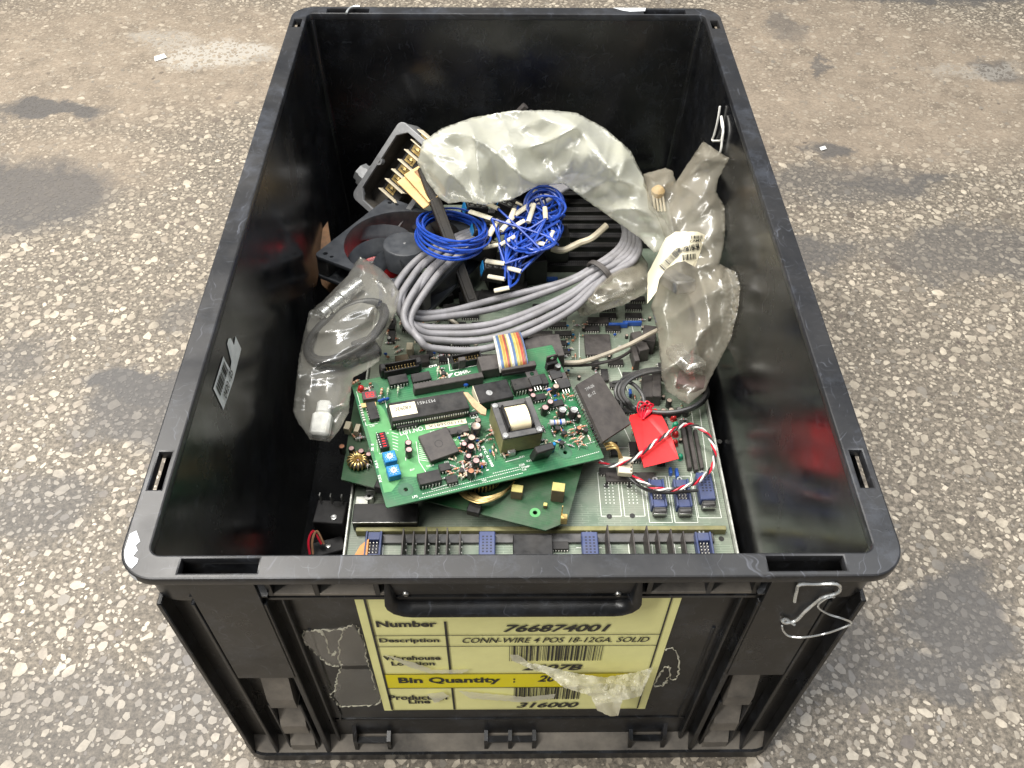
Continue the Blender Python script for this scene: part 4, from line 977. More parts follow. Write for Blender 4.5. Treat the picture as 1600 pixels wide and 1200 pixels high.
# bits by the front left: spacer, black block
mb = MB(); c = at(603, 806, ZA + .008); mb.box((c.x, c.y, ZA + .0065), (.050, .017, .0125), ch=.0006); mb.box((c.x, c.y - .0087, ZA + .0122), (.050, .0006, .0008), 1); T.w('heat_sink', mb, ['black_plastic', 'steel'])
mb = MB(); c = at(577, 777, ZA + .006)
mb.lathe([(.0035, 0), (.0035, .008), (.0015, .008), (.0015, .002)], 12, 0, Matrix.Translation((c.x, c.y, ZA))); T.w('standoff', mb, ['steel'])
for px, py, s in ((566, 786, .010), (562, 812, .008), (580, 765, .007), (572, 798, .006)):
    mb = MB(); c = at(px, py, ZA + .003); mb.box((c.x, c.y, ZA + .003), (s, s * .9, .006)); T.w('terminal', mb, ['aluminium_edge'])
mb = MB(); c = at(832, 850, ZA + .006); mb.box((c.x, c.y - .008, ZA + .006), (.030, .026, .0115), ch=.0006); T.w('heat_sink', mb, ['black_plastic'])
mb = MB(); c = at(866, 854, ZA + .002)
o = T.put('chip', k_ic(22, 7, 3.4), (c.x, c.y, ZA)); link('pins', k_pins(22, 7, 3.4, 2.2), o)
RACK = T

# ================================================================== lower green power board, shade painted into its green
LB = Matrix.Rotation(R(-16.1), 3, 'Z') @ Matrix.Rotation(R(0.6), 3, 'Y')
ZL = .108
c0 = at(533, 749, ZL); wd, hh = .1795, .083
cen = c0 + LB @ Vector((wd / 2, hh / 2, 0))
T = Thing('power_board', 'dirty green power board, shade painted in, with gold toroid coil, partly under the bright green board', 'circuit board', cen, LB)
outl = [(-wd / 2, -hh / 2), (wd / 2 - .014, -hh / 2), (wd / 2, -hh / 2 + .012), (wd / 2, hh / 2), (-wd / 2 - .022, hh / 2)]
hole = T.hit(836, 801, 0)
b_ = pcb(T, wd, hh, 'pcb_dirty_shade', [(hole.x, hole.y)], outl=outl)
mb = MB(); vs = [(hole.x + q * math.cos(a), hole.y + q * math.sin(a), .00015) for q in (.0019, .0042) for a in np.linspace(0, 2 * PI, 21)[:-1]]
mb.add(vs, [(i, (i + 1) % 20, 20 + (i + 1) % 20, 20 + i) for i in range(20)]); T.l('solder_ring', mb, ['pcb_pour'], b_, 0)
for px, py, dz, sc_ in ((872, 768, 15, (10, 8)), (808, 768, 10, (9, 7)), (852, 790, 4, (3, 3))):
    c = T.hit(px, py, dz * .001 * .6); mb = MB(.001); mb.box((0, 0, dz / 2), (*sc_, dz), ch=.5); mb.box((0, 0, dz + .1), (sc_[0] * .96, sc_[1] * .96, .8), 1, ch=.2)
    o = T.put('film_capacitor', mb.mesh('film_capacitor', ['brown_block', 'yellow_tape']), (c.x, c.y, 0), .12)
c = T.hit(881, 812, .003); mb = MB(.001); mb.box((0, 0, 4), (5, 4.5, 8), ch=.3); mb.box((-2, 1, 12), (.9, .9, 16), 0)
T.put('lug', mb.mesh('lug', ['gold']), (c.x, c.y, 0), .2)
def toroid(px, py, Rr, rr, turns, flat=.7):
    c = T.hit(px, py, rr * .5); mb = MB()
    ring = [(Rr * math.cos(a), Rr * math.sin(a), rr) for a in np.linspace(0, 2 * PI, 33)[:-1]]; mb.tube(ring, rr * .82, 10, 0, closed=True)
    pts = []
    for i in range(turns * 10):
        a = 2 * PI * i / (turns * 10); q = 2 * PI * i / 10; k = rr * 1.0
        pts.append(((Rr + k * math.cos(q)) * math.cos(a), (Rr + k * math.cos(q)) * math.sin(a), rr + k * math.sin(q)))
    mb.tube(pts, .00075, 5, 1, closed=True)
    return T.put('toroid_coil', mb.mesh('toroid_coil', ['ferrite', 'gold']), (c.x, c.y, .0005))
toroid(752, 742, .0115, .0055, 36); toroid(560, 722, .0052, .0034, 16)
random.seed(19)
for k in range(11):
    o_ = random.uniform(-3, 3); P = [T.M @ T.hit(*q) for q in ((712 + 3 * k, 764 + .6 * k, .004), (728 + 2.4 * k, 778 + o_, .009), (752 + 1.6 * k, 785 + o_ - .9 * k, .011), (778 + 1.2 * k, 778 - 1.2 * k, .008), (798 + .6 * k, 762 - k, .003))]
    mb = MB(); mb.tube(spl(P, 6), .0006, 5); T.w('coil_strand', mb, ['gold'])
for px, py, dx, dy, h in ((741, 800, .010, .008, .006), (600, 765, .012, .009, .008)):
    c = T.hit(px, py, 0); mb = MB(); mb.box((0, 0, h / 2), (dx, dy, h)); T.put('block', mb.mesh('block', ['black_plastic']), (c.x, c.y, 0))
for px, py, mt in ((534, 697, 'cap_orange'), (549, 700, 'cap_pink'), (564, 704, 'cap_pink'), (576, 709, 'cap_pink')):
    c = T.hit(px, py, .009); T.put('capacitor', k_cap(2.5, 9, mt), (c.x, c.y, 0))
for px, py, s in ((543, 664, (.005, .008, .008)), (558, 668, (.004, .008, .008))):
    c = T.hit(px, py, s[2]); mb = MB(); mb.box((0, 0, s[2] / 2), s); T.put('terminal', mb.mesh('terminal', ['cream']), (c.x, c.y, 0), .1)
random.seed(4)
for k in range(34):
    px = random.uniform(522, 580); py = random.uniform(665, 730); c = T.hit(px, py, .002)
    if c.x < -wd / 2 - .022 * (c.y + hh / 2) / hh + .004 or c.y > hh / 2 - .003: continue
    T.put('resistor', k_res(4.5, 1.0, random.choice(('res_tan', 'cream', 'res_body')), h=3.5), (c.x, c.y, 0), random.uniform(0, 3))
# supports below this board
for u, v in ((-.075, .0), (.06, .03), (.06, -.033)):
    mb = MB(.001); mb.lathe([(2.5, -18.0), (2.5, -1.7)], 8); T.put('standoff', mb.mesh('standoff', ['steel']), (u, v, 0))

# ================================================================== bright green drive board on top
GB = Matrix.Rotation(0.3221, 3, 'Z') @ Matrix.Rotation(0.0831, 3, 'Y') @ Matrix.Rotation(0.0722, 3, 'X')
T = Thing('drive_board', 'bright green circuit board with blue rotary switches and cream transformer, on top', 'circuit board', (-.0261, -.0807, .132), GB)
G = T; W2, H2 = .1746 / 2, .120 / 2
h1 = T.hit(581, 606); h2 = T.hit(634, 765); h3 = T.hit(883, 707)
gb = pcb(T, W2 * 2, H2 * 2, 'pcb_green', [(q.x, q.y) for q in (h1, h2, h3)])
def gp(px, py, h=0): q = T.hit(px, py, h); return q.x, q.y
mb = MB(); pl = [gp(*q) for q in ((556, 612), (572, 606), (600, 640), (612, 668), (700, 660), (735, 668), (722, 690), (690, 715), (655, 745), (630, 745), (612, 768), (600, 770), (580, 690), (568, 650))]
n = len(pl); mb.add([(x, y, .00010) for x, y in pl], [tuple(range(n))[::-1]]); T.l('copper_pour', mb, ['pcb_pour'], gb, 0)
mb = MB(); pl = [gp(*q) for q in ((604, 748), (622, 742), (650, 735), (655, 760), (640, 775), (620, 780), (610, 770))]
for q in (h1, h2, h3):
    vs = [(q.x + k * math.cos(a), q.y + k * math.sin(a), .00022) for k in (.0019, .0058) for a in np.linspace(0, 2 * PI, 25)[:-1]]
    mb.add(vs, [(i, 24 + i, 24 + (i + 1) % 24, (i + 1) % 24)[::-1] for i in range(24)])
T.l('hole_ring', mb, ['pcb_side'], gb, 0)['kind'] = 'stuff'
# silkscreen
mb = MB(); segs = []; e = .0003
def gl(*pts):
    P = [gp(*q) for q in pts]
    for a, b2 in zip(P, P[1:]): segs.append((*a, *b2))
gl((557, 612), (572, 665), (590, 662)); gl((633, 690), (634, 720)); gl((650, 690), (655, 722), (668, 742)); gl((609, 672), (630, 668), (640, 690)); gl((667, 750), (675, 765), (700, 757)); gl((737, 642), (752, 636), (750, 625)); gl((700, 560), (703, 580), (745, 571))
gl((820, 730), (828, 728)); gl((790, 722), (812, 716)); gl((610, 657), (640, 668), (730, 644)); gl((600, 620), (610, 660))
for k in range(9): gl((655, 693 + k * 3.2), (668 + k * 1.5, 697 + k * 3.2))
for k in range(6): gl((612 + k * .4, 676 + k * 5), (622, 679 + k * 5))
lines(mb, T, segs, .00022, e)
segs = []; gl((660, 772), (815, 733)); gl((655, 779), (818, 739)); gl((770, 740), (812, 730)); gl((905, 697), (930, 690)); gl((900, 716), (936, 706)); gl((650, 572), (654, 590))
gl((820, 700), (850, 693)); gl((588, 676), (590, 706))
lines(mb, T, segs, .00022, e, .0011)
ax = Vector((1, 0)); 
def gtext(body, p0, p1, hgt, bold=.02, sh=0):
    a = Vector(gp(*p0)); c_ = Vector(gp(*p1)); d = c_ - a; M = Matrix.Translation((a.x, a.y, e)) @ Matrix.Rotation(math.atan2(d.y, d.x), 4, 'Z'); text_to(mb, body, 0, d.length, 0, hgt, 0, 0, M, sh, bold)
gtext('LOT.NO.', (626, 681), (664, 672), .0042); gtext('CIMR-', (711, 588), (736, 582), .0036)
gtext('ETC 61000', (752, 698), (768, 730), .0022); gtext('F 9161-1', (745, 702), (760, 736), .0022); gtext('LP2', (645, 779), (653, 777), .002); gtext('S1', (584, 705), (584, 694), .002); gtext('RS1', (592, 731), (589, 720), .002); gtext('RS2', (597, 753), (594, 742), .002)
gtext('CN3', (671, 575), (683, 572), .002); gtext('MA2', (737, 655), (748, 652), .0018); gtext('U20', (812, 729), (820, 727), .0018); gtext('TC60', (815, 733), (827, 730), .0018)
a = gp(698, 590); b2 = gp(703, 583); c_ = gp(708, 587); mb.add([(*gp(698, 586), e), (*gp(708, 583), e), (*gp(701, 592), e)], [(2, 1, 0)])
random.seed(9)
for k in range(46):      # tiny reference marks
    px, py = random.choice(((575, 600, 640, 620), (600, 660, 760, 690), (640, 730, 800, 770), (780, 690, 930, 720), (560, 600, 660, 760), (700, 570, 880, 620)))[:2], 0
    x0 = random.uniform(570, 930); y0 = random.uniform(600, 760); q = T.hit(x0, y0)
    if abs(q.x) < W2 - .004 and abs(q.y) < H2 - .003:
        M = Matrix.Translation((q.x, q.y, e)); text_to(mb, random.choice(('R12', 'C4', 'D7', 'R31', 'Q2', 'C18', 'U9')), 0, .0036, 0, .0016, 0, 0, M, 0, .01)
T.l('silkscreen', mb, ['white_print'], gb, 0)
# chips
add_ic(T, 582, 641, 17, 7.5, 4, R(90))
mb = MB(.001)
for i in range(7): mb.box((0, (i - 3) * 2.4, 1.2), (2.2, .9, 2.4), ch=.1)
add(T, 'pin_row', mb.mesh('pin_row', ['pin_metal']), 566, 645, 2)
add_ic(T, 622, 592, 15.5, 8.5, 5); add_ic(T, 658, 588, 15.5, 8.5, 5)
add_ic(T, 671, 745, 17, 10, 6.5); add_ic(T, 695, 729, 8.5, 6.6, 4, pins=True); add_ic(T, 706, 748, 8.5, 6.6, 4)
add_ic(T, 636, 663, 17, 3.4, 4); add_ic(T, 739, 645, 8, 3, 2.2)
add_ic(T, 828, 596, 30, 11, 6, lift=2.5); add_ic(T, 868, 630, 14, 6, 4); add_ic(T, 716, 671, 17, 6.5, 4, pins=False, mat='slate'); add_ic(T, 842, 620, 12, 6, 3.5)
c = T.hit(685, 694, .006); mb = MB(.001); mb.box((0, 0, 4.6), (24, 24, 4.6), ch=.5); mb.lathe([(3.2, 6.92), (3.2, 6.98), (2.8, 6.98)], 16, 1)
o = T.put('heat_pad', mb.mesh('heat_pad', ['slate', 'black_plastic']), (c.x, c.y, .0005), R(8)); o.rotation_euler.x = R(4)
# big socketed processor
c = T.hit(670, 634, .011); rz = R(-2.0)
mb = MB(.001); mb.box((0, 0, 2.6), (63, 19, 5.2), ch=.4); sk = T.put('socket', mb.mesh('socket', ['black_plastic']), (c.x, c.y, .0003), rz)
mb = MB(.001); mb.box((0, 0, 8.6), (62, 18, 4.4), ch=.5); big_ic = T.put('processor', mb.mesh('processor', ['chip_black']), (c.x, c.y, .0003), rz)
mb = MB(.001)
for s in (-1, 1):
    for i in range(32): mb.box(((i - 15.5) * 1.9, s * 9.4, 6.0), (.95, .7, 2.2), ch=.15)
link('pins', mb.mesh('pins', ['pin_metal']), big_ic)
mb = MB(.001); mb.box((-20, .5, 10.9), (20, 11.5, .2), ch=.03)
q_ = link('paper_label', mb.mesh('paper_label', ['label_cream']), big_ic)
mb = MB(.001); text_to(mb, 'X8093C', 11.5, -3, 2.6, -1.2, 0, 0, Matrix.Translation((-.0245, .001, .01108)) , 0, .012); mt_ = [(a[::-1]) for a in mb.f]; mb.f = mt_
q2 = link('lettering', mb.mesh('lettering', ['print_black'], 0), big_ic)
mb = MB(.001); text_to(mb, 'M37451', 14, 0, 4.5, 1.6, 0, 0, Matrix.Translation((-.008, .001, .0109)), 0, .0); link('lettering', mb.mesh('lettering', ['grey_print'], 0), big_ic)
# stiffener bar behind it
a = T.hit(646, 610, .004); b2 = T.hit(754, 591, .004); d = b2 - a
mb = MB(); mb.box((0, 0, .0045), (d.length, .0058, .009), ch=.0006); T.put('stiffener_bar', mb.mesh('stiffener_bar', ['slate']), ((a.x + b2.x) / 2, (a.y + b2.y) / 2, .0003), math.atan2(d.y, d.x))
# headers at the top edge
add(T, 'pin_header', k_header(29, 9, 9), 626, 574, 6, 0); add(T, 'pin_header', k_header(26, 9, 8, False), 729, 560, 6, 0)
# seven segment display
mb = MB(.001); mb.box((0, 0, 3), (11, 8, 6), 0, ch=.3)
for x, y, wx, wy in ((-2, 2.2, 2.6, .6), (-2, 0, 2.6, .6), (-2, -2.2, 2.6, .6), (-3.3, 1.1, .6, 1.8), (-.7, 1.1, .6, 1.8), (-3.3, -1.1, .6, 1.8), (-.7, -1.1, .6, 1.8)): mb.box((x + .7, y, 6.03), (wx, wy, .12), 1, ch=.02); mb.box((x + 4.2, y, 6.03), (wx, wy, .12), 1, ch=.02)
add(T, 'digit_display', mb.mesh('digit_display', ['dull_violet', 'tag_red']), 577, 618, 5, R(-4))
mb = MB(.001); mb.box((0, 0, .3), (11.5, 4, .5), ch=.1); add(T, 'paper_label', mb.mesh('paper_label', ['tan_paper']), 576, 628, 4, R(-6), .004)
mb = MB(.001); mb.box((0, 0, .2), (33, 4.6, .3), ch=.05); pl_ = add(T, 'paper_label', mb.mesh('paper_label', ['label_cream']), 697, 663, 0, R(-3), .0003)
mb = MB(.001); text_to(mb, '911905681X', 14, -14, 1.4, -1.2, .4, 0, None, 0, .0); mb.f = [f[::-1] for f in mb.f]; link('lettering', mb.mesh('lettering', ['print_black'], 0), pl_)
# blue switches, dip switch
add(T, 'rotary_switch', k_trim(), 609, 713, 7); add(T, 'rotary_switch', k_trim(), 615, 735, 7)
mb = MB(.001); mb.box((0, 0, 2.6), (7.2, 15, 5.2), ch=.3)
for i in range(6): mb.box((0.4, (i - 2.5) * 2.3, 5.2), (2.6, 1.0, .7), 1, ch=.1); mb.box((-2.8, (i - 2.5) * 2.3, 5.23), (.7, .9, .1), 2)
add(T, 'dip_switch', mb.mesh('dip_switch', ['black_plastic', 'red_plastic', 'white_print']), 598, 689, 4)
# capacitors: (pixel of the top, radius, height, top colour)
for px, py, r_, h_, mt in ((638, 691, 2.7, 9.5, 'cap_pink'), (639, 702, 2.7, 9.5, 'cap_pink'), (744, 665, 4.0, 12, 'cap_tan'), (737, 683, 3.2, 10, 'cap_tan'), (725, 693, 2.4, 9, 'cap_pink'), (736, 697, 2.9, 10, 'cap_pink'), (732, 712, 2.4, 8, 'cap_pink'),
        (744, 719, 2.9, 11, 'cap_pink'), (736, 735, 2.7, 10, 'cap_orange'), (747, 656, 2.6, 8, 'cap_tan'), (833, 617, 2.4, 8, 'cap_pink'), (860, 627, 2.7, 9, 'cap_pink'), (852, 636, 3.0, 9, 'cap_pink'), (869, 603, 2.9, 9, 'cap_tan'), (879, 640, 3.6, 10, 'cap_silver'),
        (897, 640, 3.6, 10, 'cap_silver'), (872, 571, 3.0, 10, 'cap_silver'), (905, 668, 2.2, 7, 'cap_orange'), (829, 609, 1.8, 6, 'cap_pink'), (905, 650, 1.8, 8, 'cap_tan')):
    add(T, 'capacitor', k_cap(r_, h_, mt), px, py, h_)
# blue and small parts
for px, py in ((594, 627), (599, 625), (605, 624), (700, 648), (716, 645), (858, 610), (728, 602), (868, 627)): add(T, 'disc_capacitor', k_disc(2.1, 2.2, 'blue_part'), px, py, 3, random.uniform(-.3, .3))
mb = MB(.001); mb.box((0, 0, 5.5), (4.5, 3, 11), ch=.6); add(T, 'film_capacitor', mb.mesh('film_capacitor', ['blue_trim']), 863, 699, 6, .2)
add(T, 'resistor', k_res(12.5, 2.6, 'res_body', 'blue_part', 'res_tan', 6), 871, 660, 6, R(-8))
for px, py, rz_ in ((596, 613, 1.2), (693, 586, 1.3), (555, 598, .4), (809, 578, .2)): add(T, 'resistor', k_res(6, 1.2, 'cap_orange', 'cream', 'print_black', 4), px, py, 3, rz_)
for px, py in ((606, 612), (622, 610), (684, 580)): add(T, 'diode', comp('diode', lambda: k_res(5, 1.1, 'glass_green', 'cream', 'glass_green', 4.5)), px, py, 3, R(70))
add(T, 'indicator_light', k_led('led_red'), 564, 604, 5)
mb = MB(.001); mb.box((0, 0, 3), (6.5, 5, 6), ch=.6); add(T, 'relay', mb.mesh('relay', ['cap_silver']), 799, 704, 5)
random.seed(31)
zones = ((715, 755, 668, 740, 46), (765, 800, 660, 712, 26), (845, 935, 640, 700, 44), (695, 722, 715, 760, 10), (680, 700, 572, 592, 8), (845, 905, 590, 640, 22), (560, 580, 596, 612, 5), (720, 735, 720, 745, 10))
for x0, x1, y0, y1, n_ in zones:
    for k in range(int(n_ * 1.5)):
        q = T.hit(random.uniform(x0, x1), random.uniform(y0, y1), .002)
        if abs(q.x) > W2 - .004 or abs(q.y) > H2 - .003: continue
        kk = random.random()
        if kk < .62: T.put('resistor', k_res(3.8, .85, random.choice(('res_tan', 'cap_orange', 'cream', 'res_body', 'brown_block')), random.choice(('print_black', 'cap_tan')), 'led_red', random.choice((1.6, 3.2))), (q.x, q.y, 0), random.choice((0, 0, R(90), R(90), .5, -.6)))
        elif kk < .8: T.put('disc_capacitor', k_disc(1.5, 1.4, random.choice(('cap_orange', 'cream', 'brown_block', 'blue_part')), 1.5), (q.x, q.y, 0), random.choice((0, R(90))))
        elif kk < .9: T.put('transistor', comp('to92', lambda: MB(.001).prism([(2.1 * math.cos(a), 2.1 * math.sin(a)) for a in np.linspace(-.9, PI + .9, 9)], 2, 6).mesh('transistor', ['chip_black'])), (q.x, q.y, 0), random.uniform(0, 6))
        else: T.put('diode', comp('diode2', lambda: k_res(4.2, 1.1, 'black_plastic', 'cap_silver', 'black_plastic', 2)), (q.x, q.y, 0), random.choice((0, R(90))))
# power transistors
add(T, 'transistor', k_to220(), 863, 563, 14, R(6)); add(T, 'transistor', k_to220(True), 874, 597, 4, R(4)); add(T, 'transistor', k_to220(True), 843, 603, 8, R(2), .004); add(T, 'transistor', k_to220(True), 886, 612, 4, R(0))
mb = MB(.001); mb.box((0, 0, 10), (15.5, 6, 19), ch=.9); mb.lathe([(1.8, 0), (1.8, .2), (.01, .2)], 10, 1, Matrix.Translation((0, -.003, .0155)) @ Matrix.Rotation(R(90), 4, 'X'))
o = add(T, 'power_transistor', mb.mesh('power_transistor', ['chip_black', 'slate']), 845, 702, 10, R(4)); o.rotation_euler.x = R(14)
# black relay with a round mark
c = T.hit(771, 612, .010); mb = MB(.001); mb.box((0, 0, 5.5), (29, 19, 10.5), 0, ch=.7); mb.lathe([(2.6, 11.0), (2.6, 11.2), (.01, 11.2)], 16, 1, Matrix.Translation((-.004, -.001, -.0003))); mb.box((-14.7, 0, 6), (.5, 18, 9), 2)
T.put('relay', mb.mesh('relay', ['black_plastic', 'cap_silver', 'cream']), (c.x, c.y, .0003))
# transformer
c = T.hit(808, 652, .024); tf = Thing_part = link('transformer', None, T.o); tf.location = (c.x, c.y, .0005); tf.rotation_euler.z = R(-2)
mb = MB(.001)
for i in range(9): mb.box((0, 0, 3.2 + i * 2.05), (32, 33.5, 1.95), ch=.18)
core = link('core', mb.mesh('core', ['olive_core']), tf)
mb = MB(.001)
for s in (-1, 1): mb.box((s * 13.8, 0, 22.4), (5, 34, 1.6), ch=.3); mb.box((0, s * 14.6, 22.4), (22.4, 5, 1.6), ch=.3)
link('frame', mb.mesh('frame', ['core_grey']), tf)
mb = MB(.001); mb.box((0, 0, 21), (22, 24, 2), 0)
for s in (-1, 1): mb.box((s * 9.4, 0, 24), (1.6, 22, 8), 0, ch=.4)
link('bobbin', mb.mesh('bobbin', ['black_plastic']), tf)
mb = MB(.001); pr = [(8.4, -10.5), (9.2, -6), (8.6, -1)]
vs = []; nn_ = 18
for i in range(2):
    x = (-8.4, 8.4)[i]
    for k in range(nn_): a = PI * k / (nn_ - 1); vs.append((x, 10.4 * math.cos(a), 21.5 + 7.6 * math.sin(a) ** .7))
mb.add(vs, [(k, k + 1, nn_ + k + 1, nn_ + k) for k in range(nn_ - 1)] + [tuple(range(nn_))[::-1], tuple(range(nn_, 2 * nn_))])
mb.box((-2.2, 0, 29.1), (.25, 14, .1), 1)
link('winding', mb.mesh('winding', ['tape_cream', 'cream'], 60), tf)
for sx, sy in ((-1, 1), (-1, -1), (1, -1)):
    mb = MB(.001); mb.lathe([(2.4, 23.2), (2.2, 23.9), (.01, 24.1)], 12, 0, Matrix.Translation((sx * .0135, sy * .0142, 0))); link('rivet', mb.mesh('rivet', ['cap_silver']), tf)
for px, py, wx, wy in ((765, 566, 17, 15), (722, 560, 6, 4)):
    c = T.hit(px, py, .012); mb = MB(.001); mb.box((0, 0, 6), (wx, wy, 11), ch=.5); T.put('foam_pad', mb.mesh('foam_pad', ['slate']), (c.x, c.y, .0004), R(-4))
# supports: the board rests on the parts of the board below
for u, v, hh_ in ((-.07, -.045, 24), (-.07, .045, 24), (.07, -.035, 16)):
    mb = MB(.001); mb.lathe([(2.4, -hh_), (2.4, -1.7)], 8); T.put('standoff', mb.mesh('standoff', ['steel']), (u, v, 0))
# ribbon plug on the top edge
c = T.hit(808, 582, .006); mb = MB(.001); mb.box((0, 0, 6), (30, 5.5, 5), 0, ch=.5); mb.box((0, 0, 2.4), (28, 7, 3.2), 1); plug_me = mb.mesh('plug', ['slate', 'black_plastic'])
RIB = Thing('ribbon_cable', 'rainbow striped ribbon cable with dark grey plug at the top of the green board', 'ribbon cable', T.M @ Vector((c.x, c.y, .0010)), GB)
RIB.put('plug', plug_me, (0, 0, .006), R(-3))
RC = [(.72, .70, .64), (.10, .17, .36), (.55, .30, .06), (.62, .52, .12), (.50, .06, .04), (.24, .13, .08), (.02, .03, .05), (.60, .60, .58), (.10, .22, .42), (.66, .40, .10), (.50, .10, .05), (.70, .58, .2)]
for k, col in enumerate(RC): pm('ribbon_%d' % k, [c_ * .72 + .01 for c_ in col], .48, var=.15, dust=.3, dcol=(.12, .11, .09))
rib_w = .0252; n_s = 22
pA = [T.hit(781, 582, .012), T.hit(779, 570, .0175), T.hit(776, 552, .0175), T.hit(773, 538, .012), T.hit(770, 526, .000)]
dx = Vector((1, .0, 0))
for k in range(n_s):
    off = (k + .5) / n_s * rib_w; path = spl([RIB.I @ (T.M @ (p + Vector((off, off * -.02, 0)))) for p in pA], 6)
    mb = MB(); mb.tube(path, .00064, 6); RIB.l('strand', mb, ['ribbon_%d' % ((0, 0, 8, 1, 3, 2, 9, 4, 5, 11, 0, 0, 1, 8, 3, 11, 2, 9, 4, 10, 5, 1)[k])])

# ================================================================== fan
FR = Matrix.Rotation(R(-29.2), 3, 'Z') @ Matrix.Rotation(R(-1.4), 3, 'Y') @ Matrix.Rotation(R(-6.5), 3, 'X')
T = Thing('cooling_fan', 'dark grey axial cooling fan with curved blades at the left wall', 'fan', (-.0967, .1263, .1388), FR)
circ = lambda r, n=40, cx=0, cy=0: [(cx + r * math.cos(a), cy + r * math.sin(a)) for a in np.linspace(0, 2 * PI, n + 1)[:-1]]
hol = [circ(.0565)[::-1]] + [circ(.0023, 12, sx * .0525, sy * .0525)[::-1] for sx in (-1, 1) for sy in (-1, 1)] + [circ(.0018, 10, sx * .0445, sy * .0535)[::-1] for sx in (-1, 1) for sy in (-1, 1)]
top = plate(rrect(.06, .06, .005, 4), hol, .0040, .0004); top.transform(Matrix.Translation((0, 0, -.004))); top.materials.append(MATS['fan_grey']); top.name = 'frame'
link('frame', top, T.o)
bot = plate(rrect(.06, .06, .005, 4), [circ(.0565)[::-1]], .0040, .0004); bot.transform(Matrix.Translation((0, 0, -.0255))); bot.materials.append(MATS['fan_grey']); link('frame', bot, T.o)
mb = MB(); mb.lathe([(.0590, -.022), (.0590, -.0035)], 48); mb.lathe([(.0566, -.0005), (.0560, -.004), (.0560, -.025)][::-1], 48)
T.l('duct', mb, ['fan_dark'])
for sx in (-1, 1):
    for sy in (-1, 1):
        mb = MB(); mb.box((sx * .0525, sy * .0525, -.0128), (.0125, .0125, .0175), ch=.001); T.l('corner_post', mb, ['fan_dark'])
mb = MB(); mb.lathe([(.0205, -.022), (.0205, -.0012), (.0198, -.0004), (.0185, -.0001), (.0004, -.0001)], 40); hub = T.l('hub', mb, ['fan_grey'], smooth=50)
mb = MB(); mb.lathe([(.0014, .0001), (.0011, .0004), (.0002, .0004)], 12); T.l('hub_cap', mb, ['cast_grey'], hub)
def blade():
    mb = MB(); n = 12; vs = []
    for i in range(n + 1):
        t = i / n; r = .0195 + .0350 * t; sweep = .05 + .95 * t ** 1.3; half = .15 + .04 * t - .11 * t ** 3
        for k in range(5):
            s = (k - 2) / 2; a = sweep + half * s; z = -.012 - .0075 * s * (1 - .3 * t); vs.append((r * math.cos(a), r * math.sin(a), z + .0007))
    m_ = len(vs); vs += [(x, y, z - .0014) for x, y, z in vs]; fs = []
    for i in range(n):
        for k in range(4):
            q = i * 5 + k; fs.append((q, q + 5, q + 6, q + 1)); fs.append((m_ + q, m_ + q + 1, m_ + q + 6, m_ + q + 5))
        for k in (0, 4): q = i * 5 + k; f = (q, q + 5, m_ + q + 5, m_ + q); fs.append(f if k else f[::-1])
    fs.append(tuple(n * 5 + k for k in range(5)) + tuple(m_ + n * 5 + k for k in range(4, -1, -1)))
    mb.add(vs, fs); return mb.mesh('blade', ['fan_grey'], 50)
bm_ = blade()
for k in range(6): T.put('blade', bm_, (0, 0, 0), R(176 + k * 60))
for k in range(4):
    a = R(20 + 90 * k); mb = MB(); mb.tube([(.018 * math.cos(a), .018 * math.sin(a), -.0240), (.0575 * math.cos(a + .2), .0575 * math.sin(a + .2), -.0240)], .0017, 6); T.l('strut', mb, ['fan_dark'])
c = at(588, 388, .1085); mb = MB(); mb.lathe([(.027, -.0215), (.027, 0), (.024, .003), (.006, .0045), (.0003, .0045)], 28, 0, Matrix.Translation(c)); solo('emergency_button', mb, ['red_plastic'], 'red round push button head lying under the fan blades', 'push button', smooth=50)
c = at(578, 356, .106); mb = MB(); M = Matrix.Translation(c) @ Matrix.Rotation(-.55, 4, 'Z'); mb.box((0.004, 0, 0), (.040, .012, .0016), 0, M); mb.lathe([(.0028, .0008), (.0028, .002), (.0002, .0026)], 12, 1, M)
solo('metal_strip', mb, ['steel', 'cap_silver'], 'thin steel strip with one screw under the fan', 'metal strip')
# brown cardboard scrap behind the fan
mb = MB(); P = [at(494, 372, .118), at(512, 346, .120), at(520, 400, .110), at(560, 470, .100), at(520, 460, .098), at(503, 445, .098), at(498, 420, .105)]
mb.add(P + [p - Vector((0, 0, .002)) for p in P], [tuple(range(7))[::-1], tuple(range(7, 14))] + [(i, (i + 1) % 7, 7 + (i + 1) % 7, 7 + i) for i in range(7)])
solo('cardboard_scrap', mb, ['cardboard'], 'torn brown cardboard scrap behind the fan corner', 'cardboard', smooth=0)

# ================================================================== grey junction box leaning on the back wall
P0 = at(548, 306, .128); P1 = at(626, 186, .198); P2 = at(690, 222, .190)
ey = (P1 - P0).normalized(); ex = (P2 - P1); ex = (ex - ey * ex.dot(ey)).normalized(); ez = ex.cross(ey)
JL = (P1 - P0).length; JW = .062; JD = .032
JR = Matrix((ex, ey, ez)).transposed()
T = Thing('junction_box', 'grey cast metal junction box, open, leaning on the back wall', 'junction box', P0 + ey * JL / 2 + ex * JW / 2, JR)
hx, hy = JW / 2, JL / 2
ring = plate(rrect(hx, hy, .007, 4), [[(-hx + .014, -hy + .0055), (hx - .014, -hy + .0055), (hx - .0055, -hy + .015), (hx - .0055, hy - .015), (hx - .014, hy - .0055), (-hx + .014, hy - .0055), (-hx + .0055, hy - .015), (-hx + .0055, -hy + .015)][::-1]] , .004, .0005)
ring.transform(Matrix.Translation((0, 0, -.004))); ring.materials.append(MATS['cast_grey']); link('rim', ring, T.o)
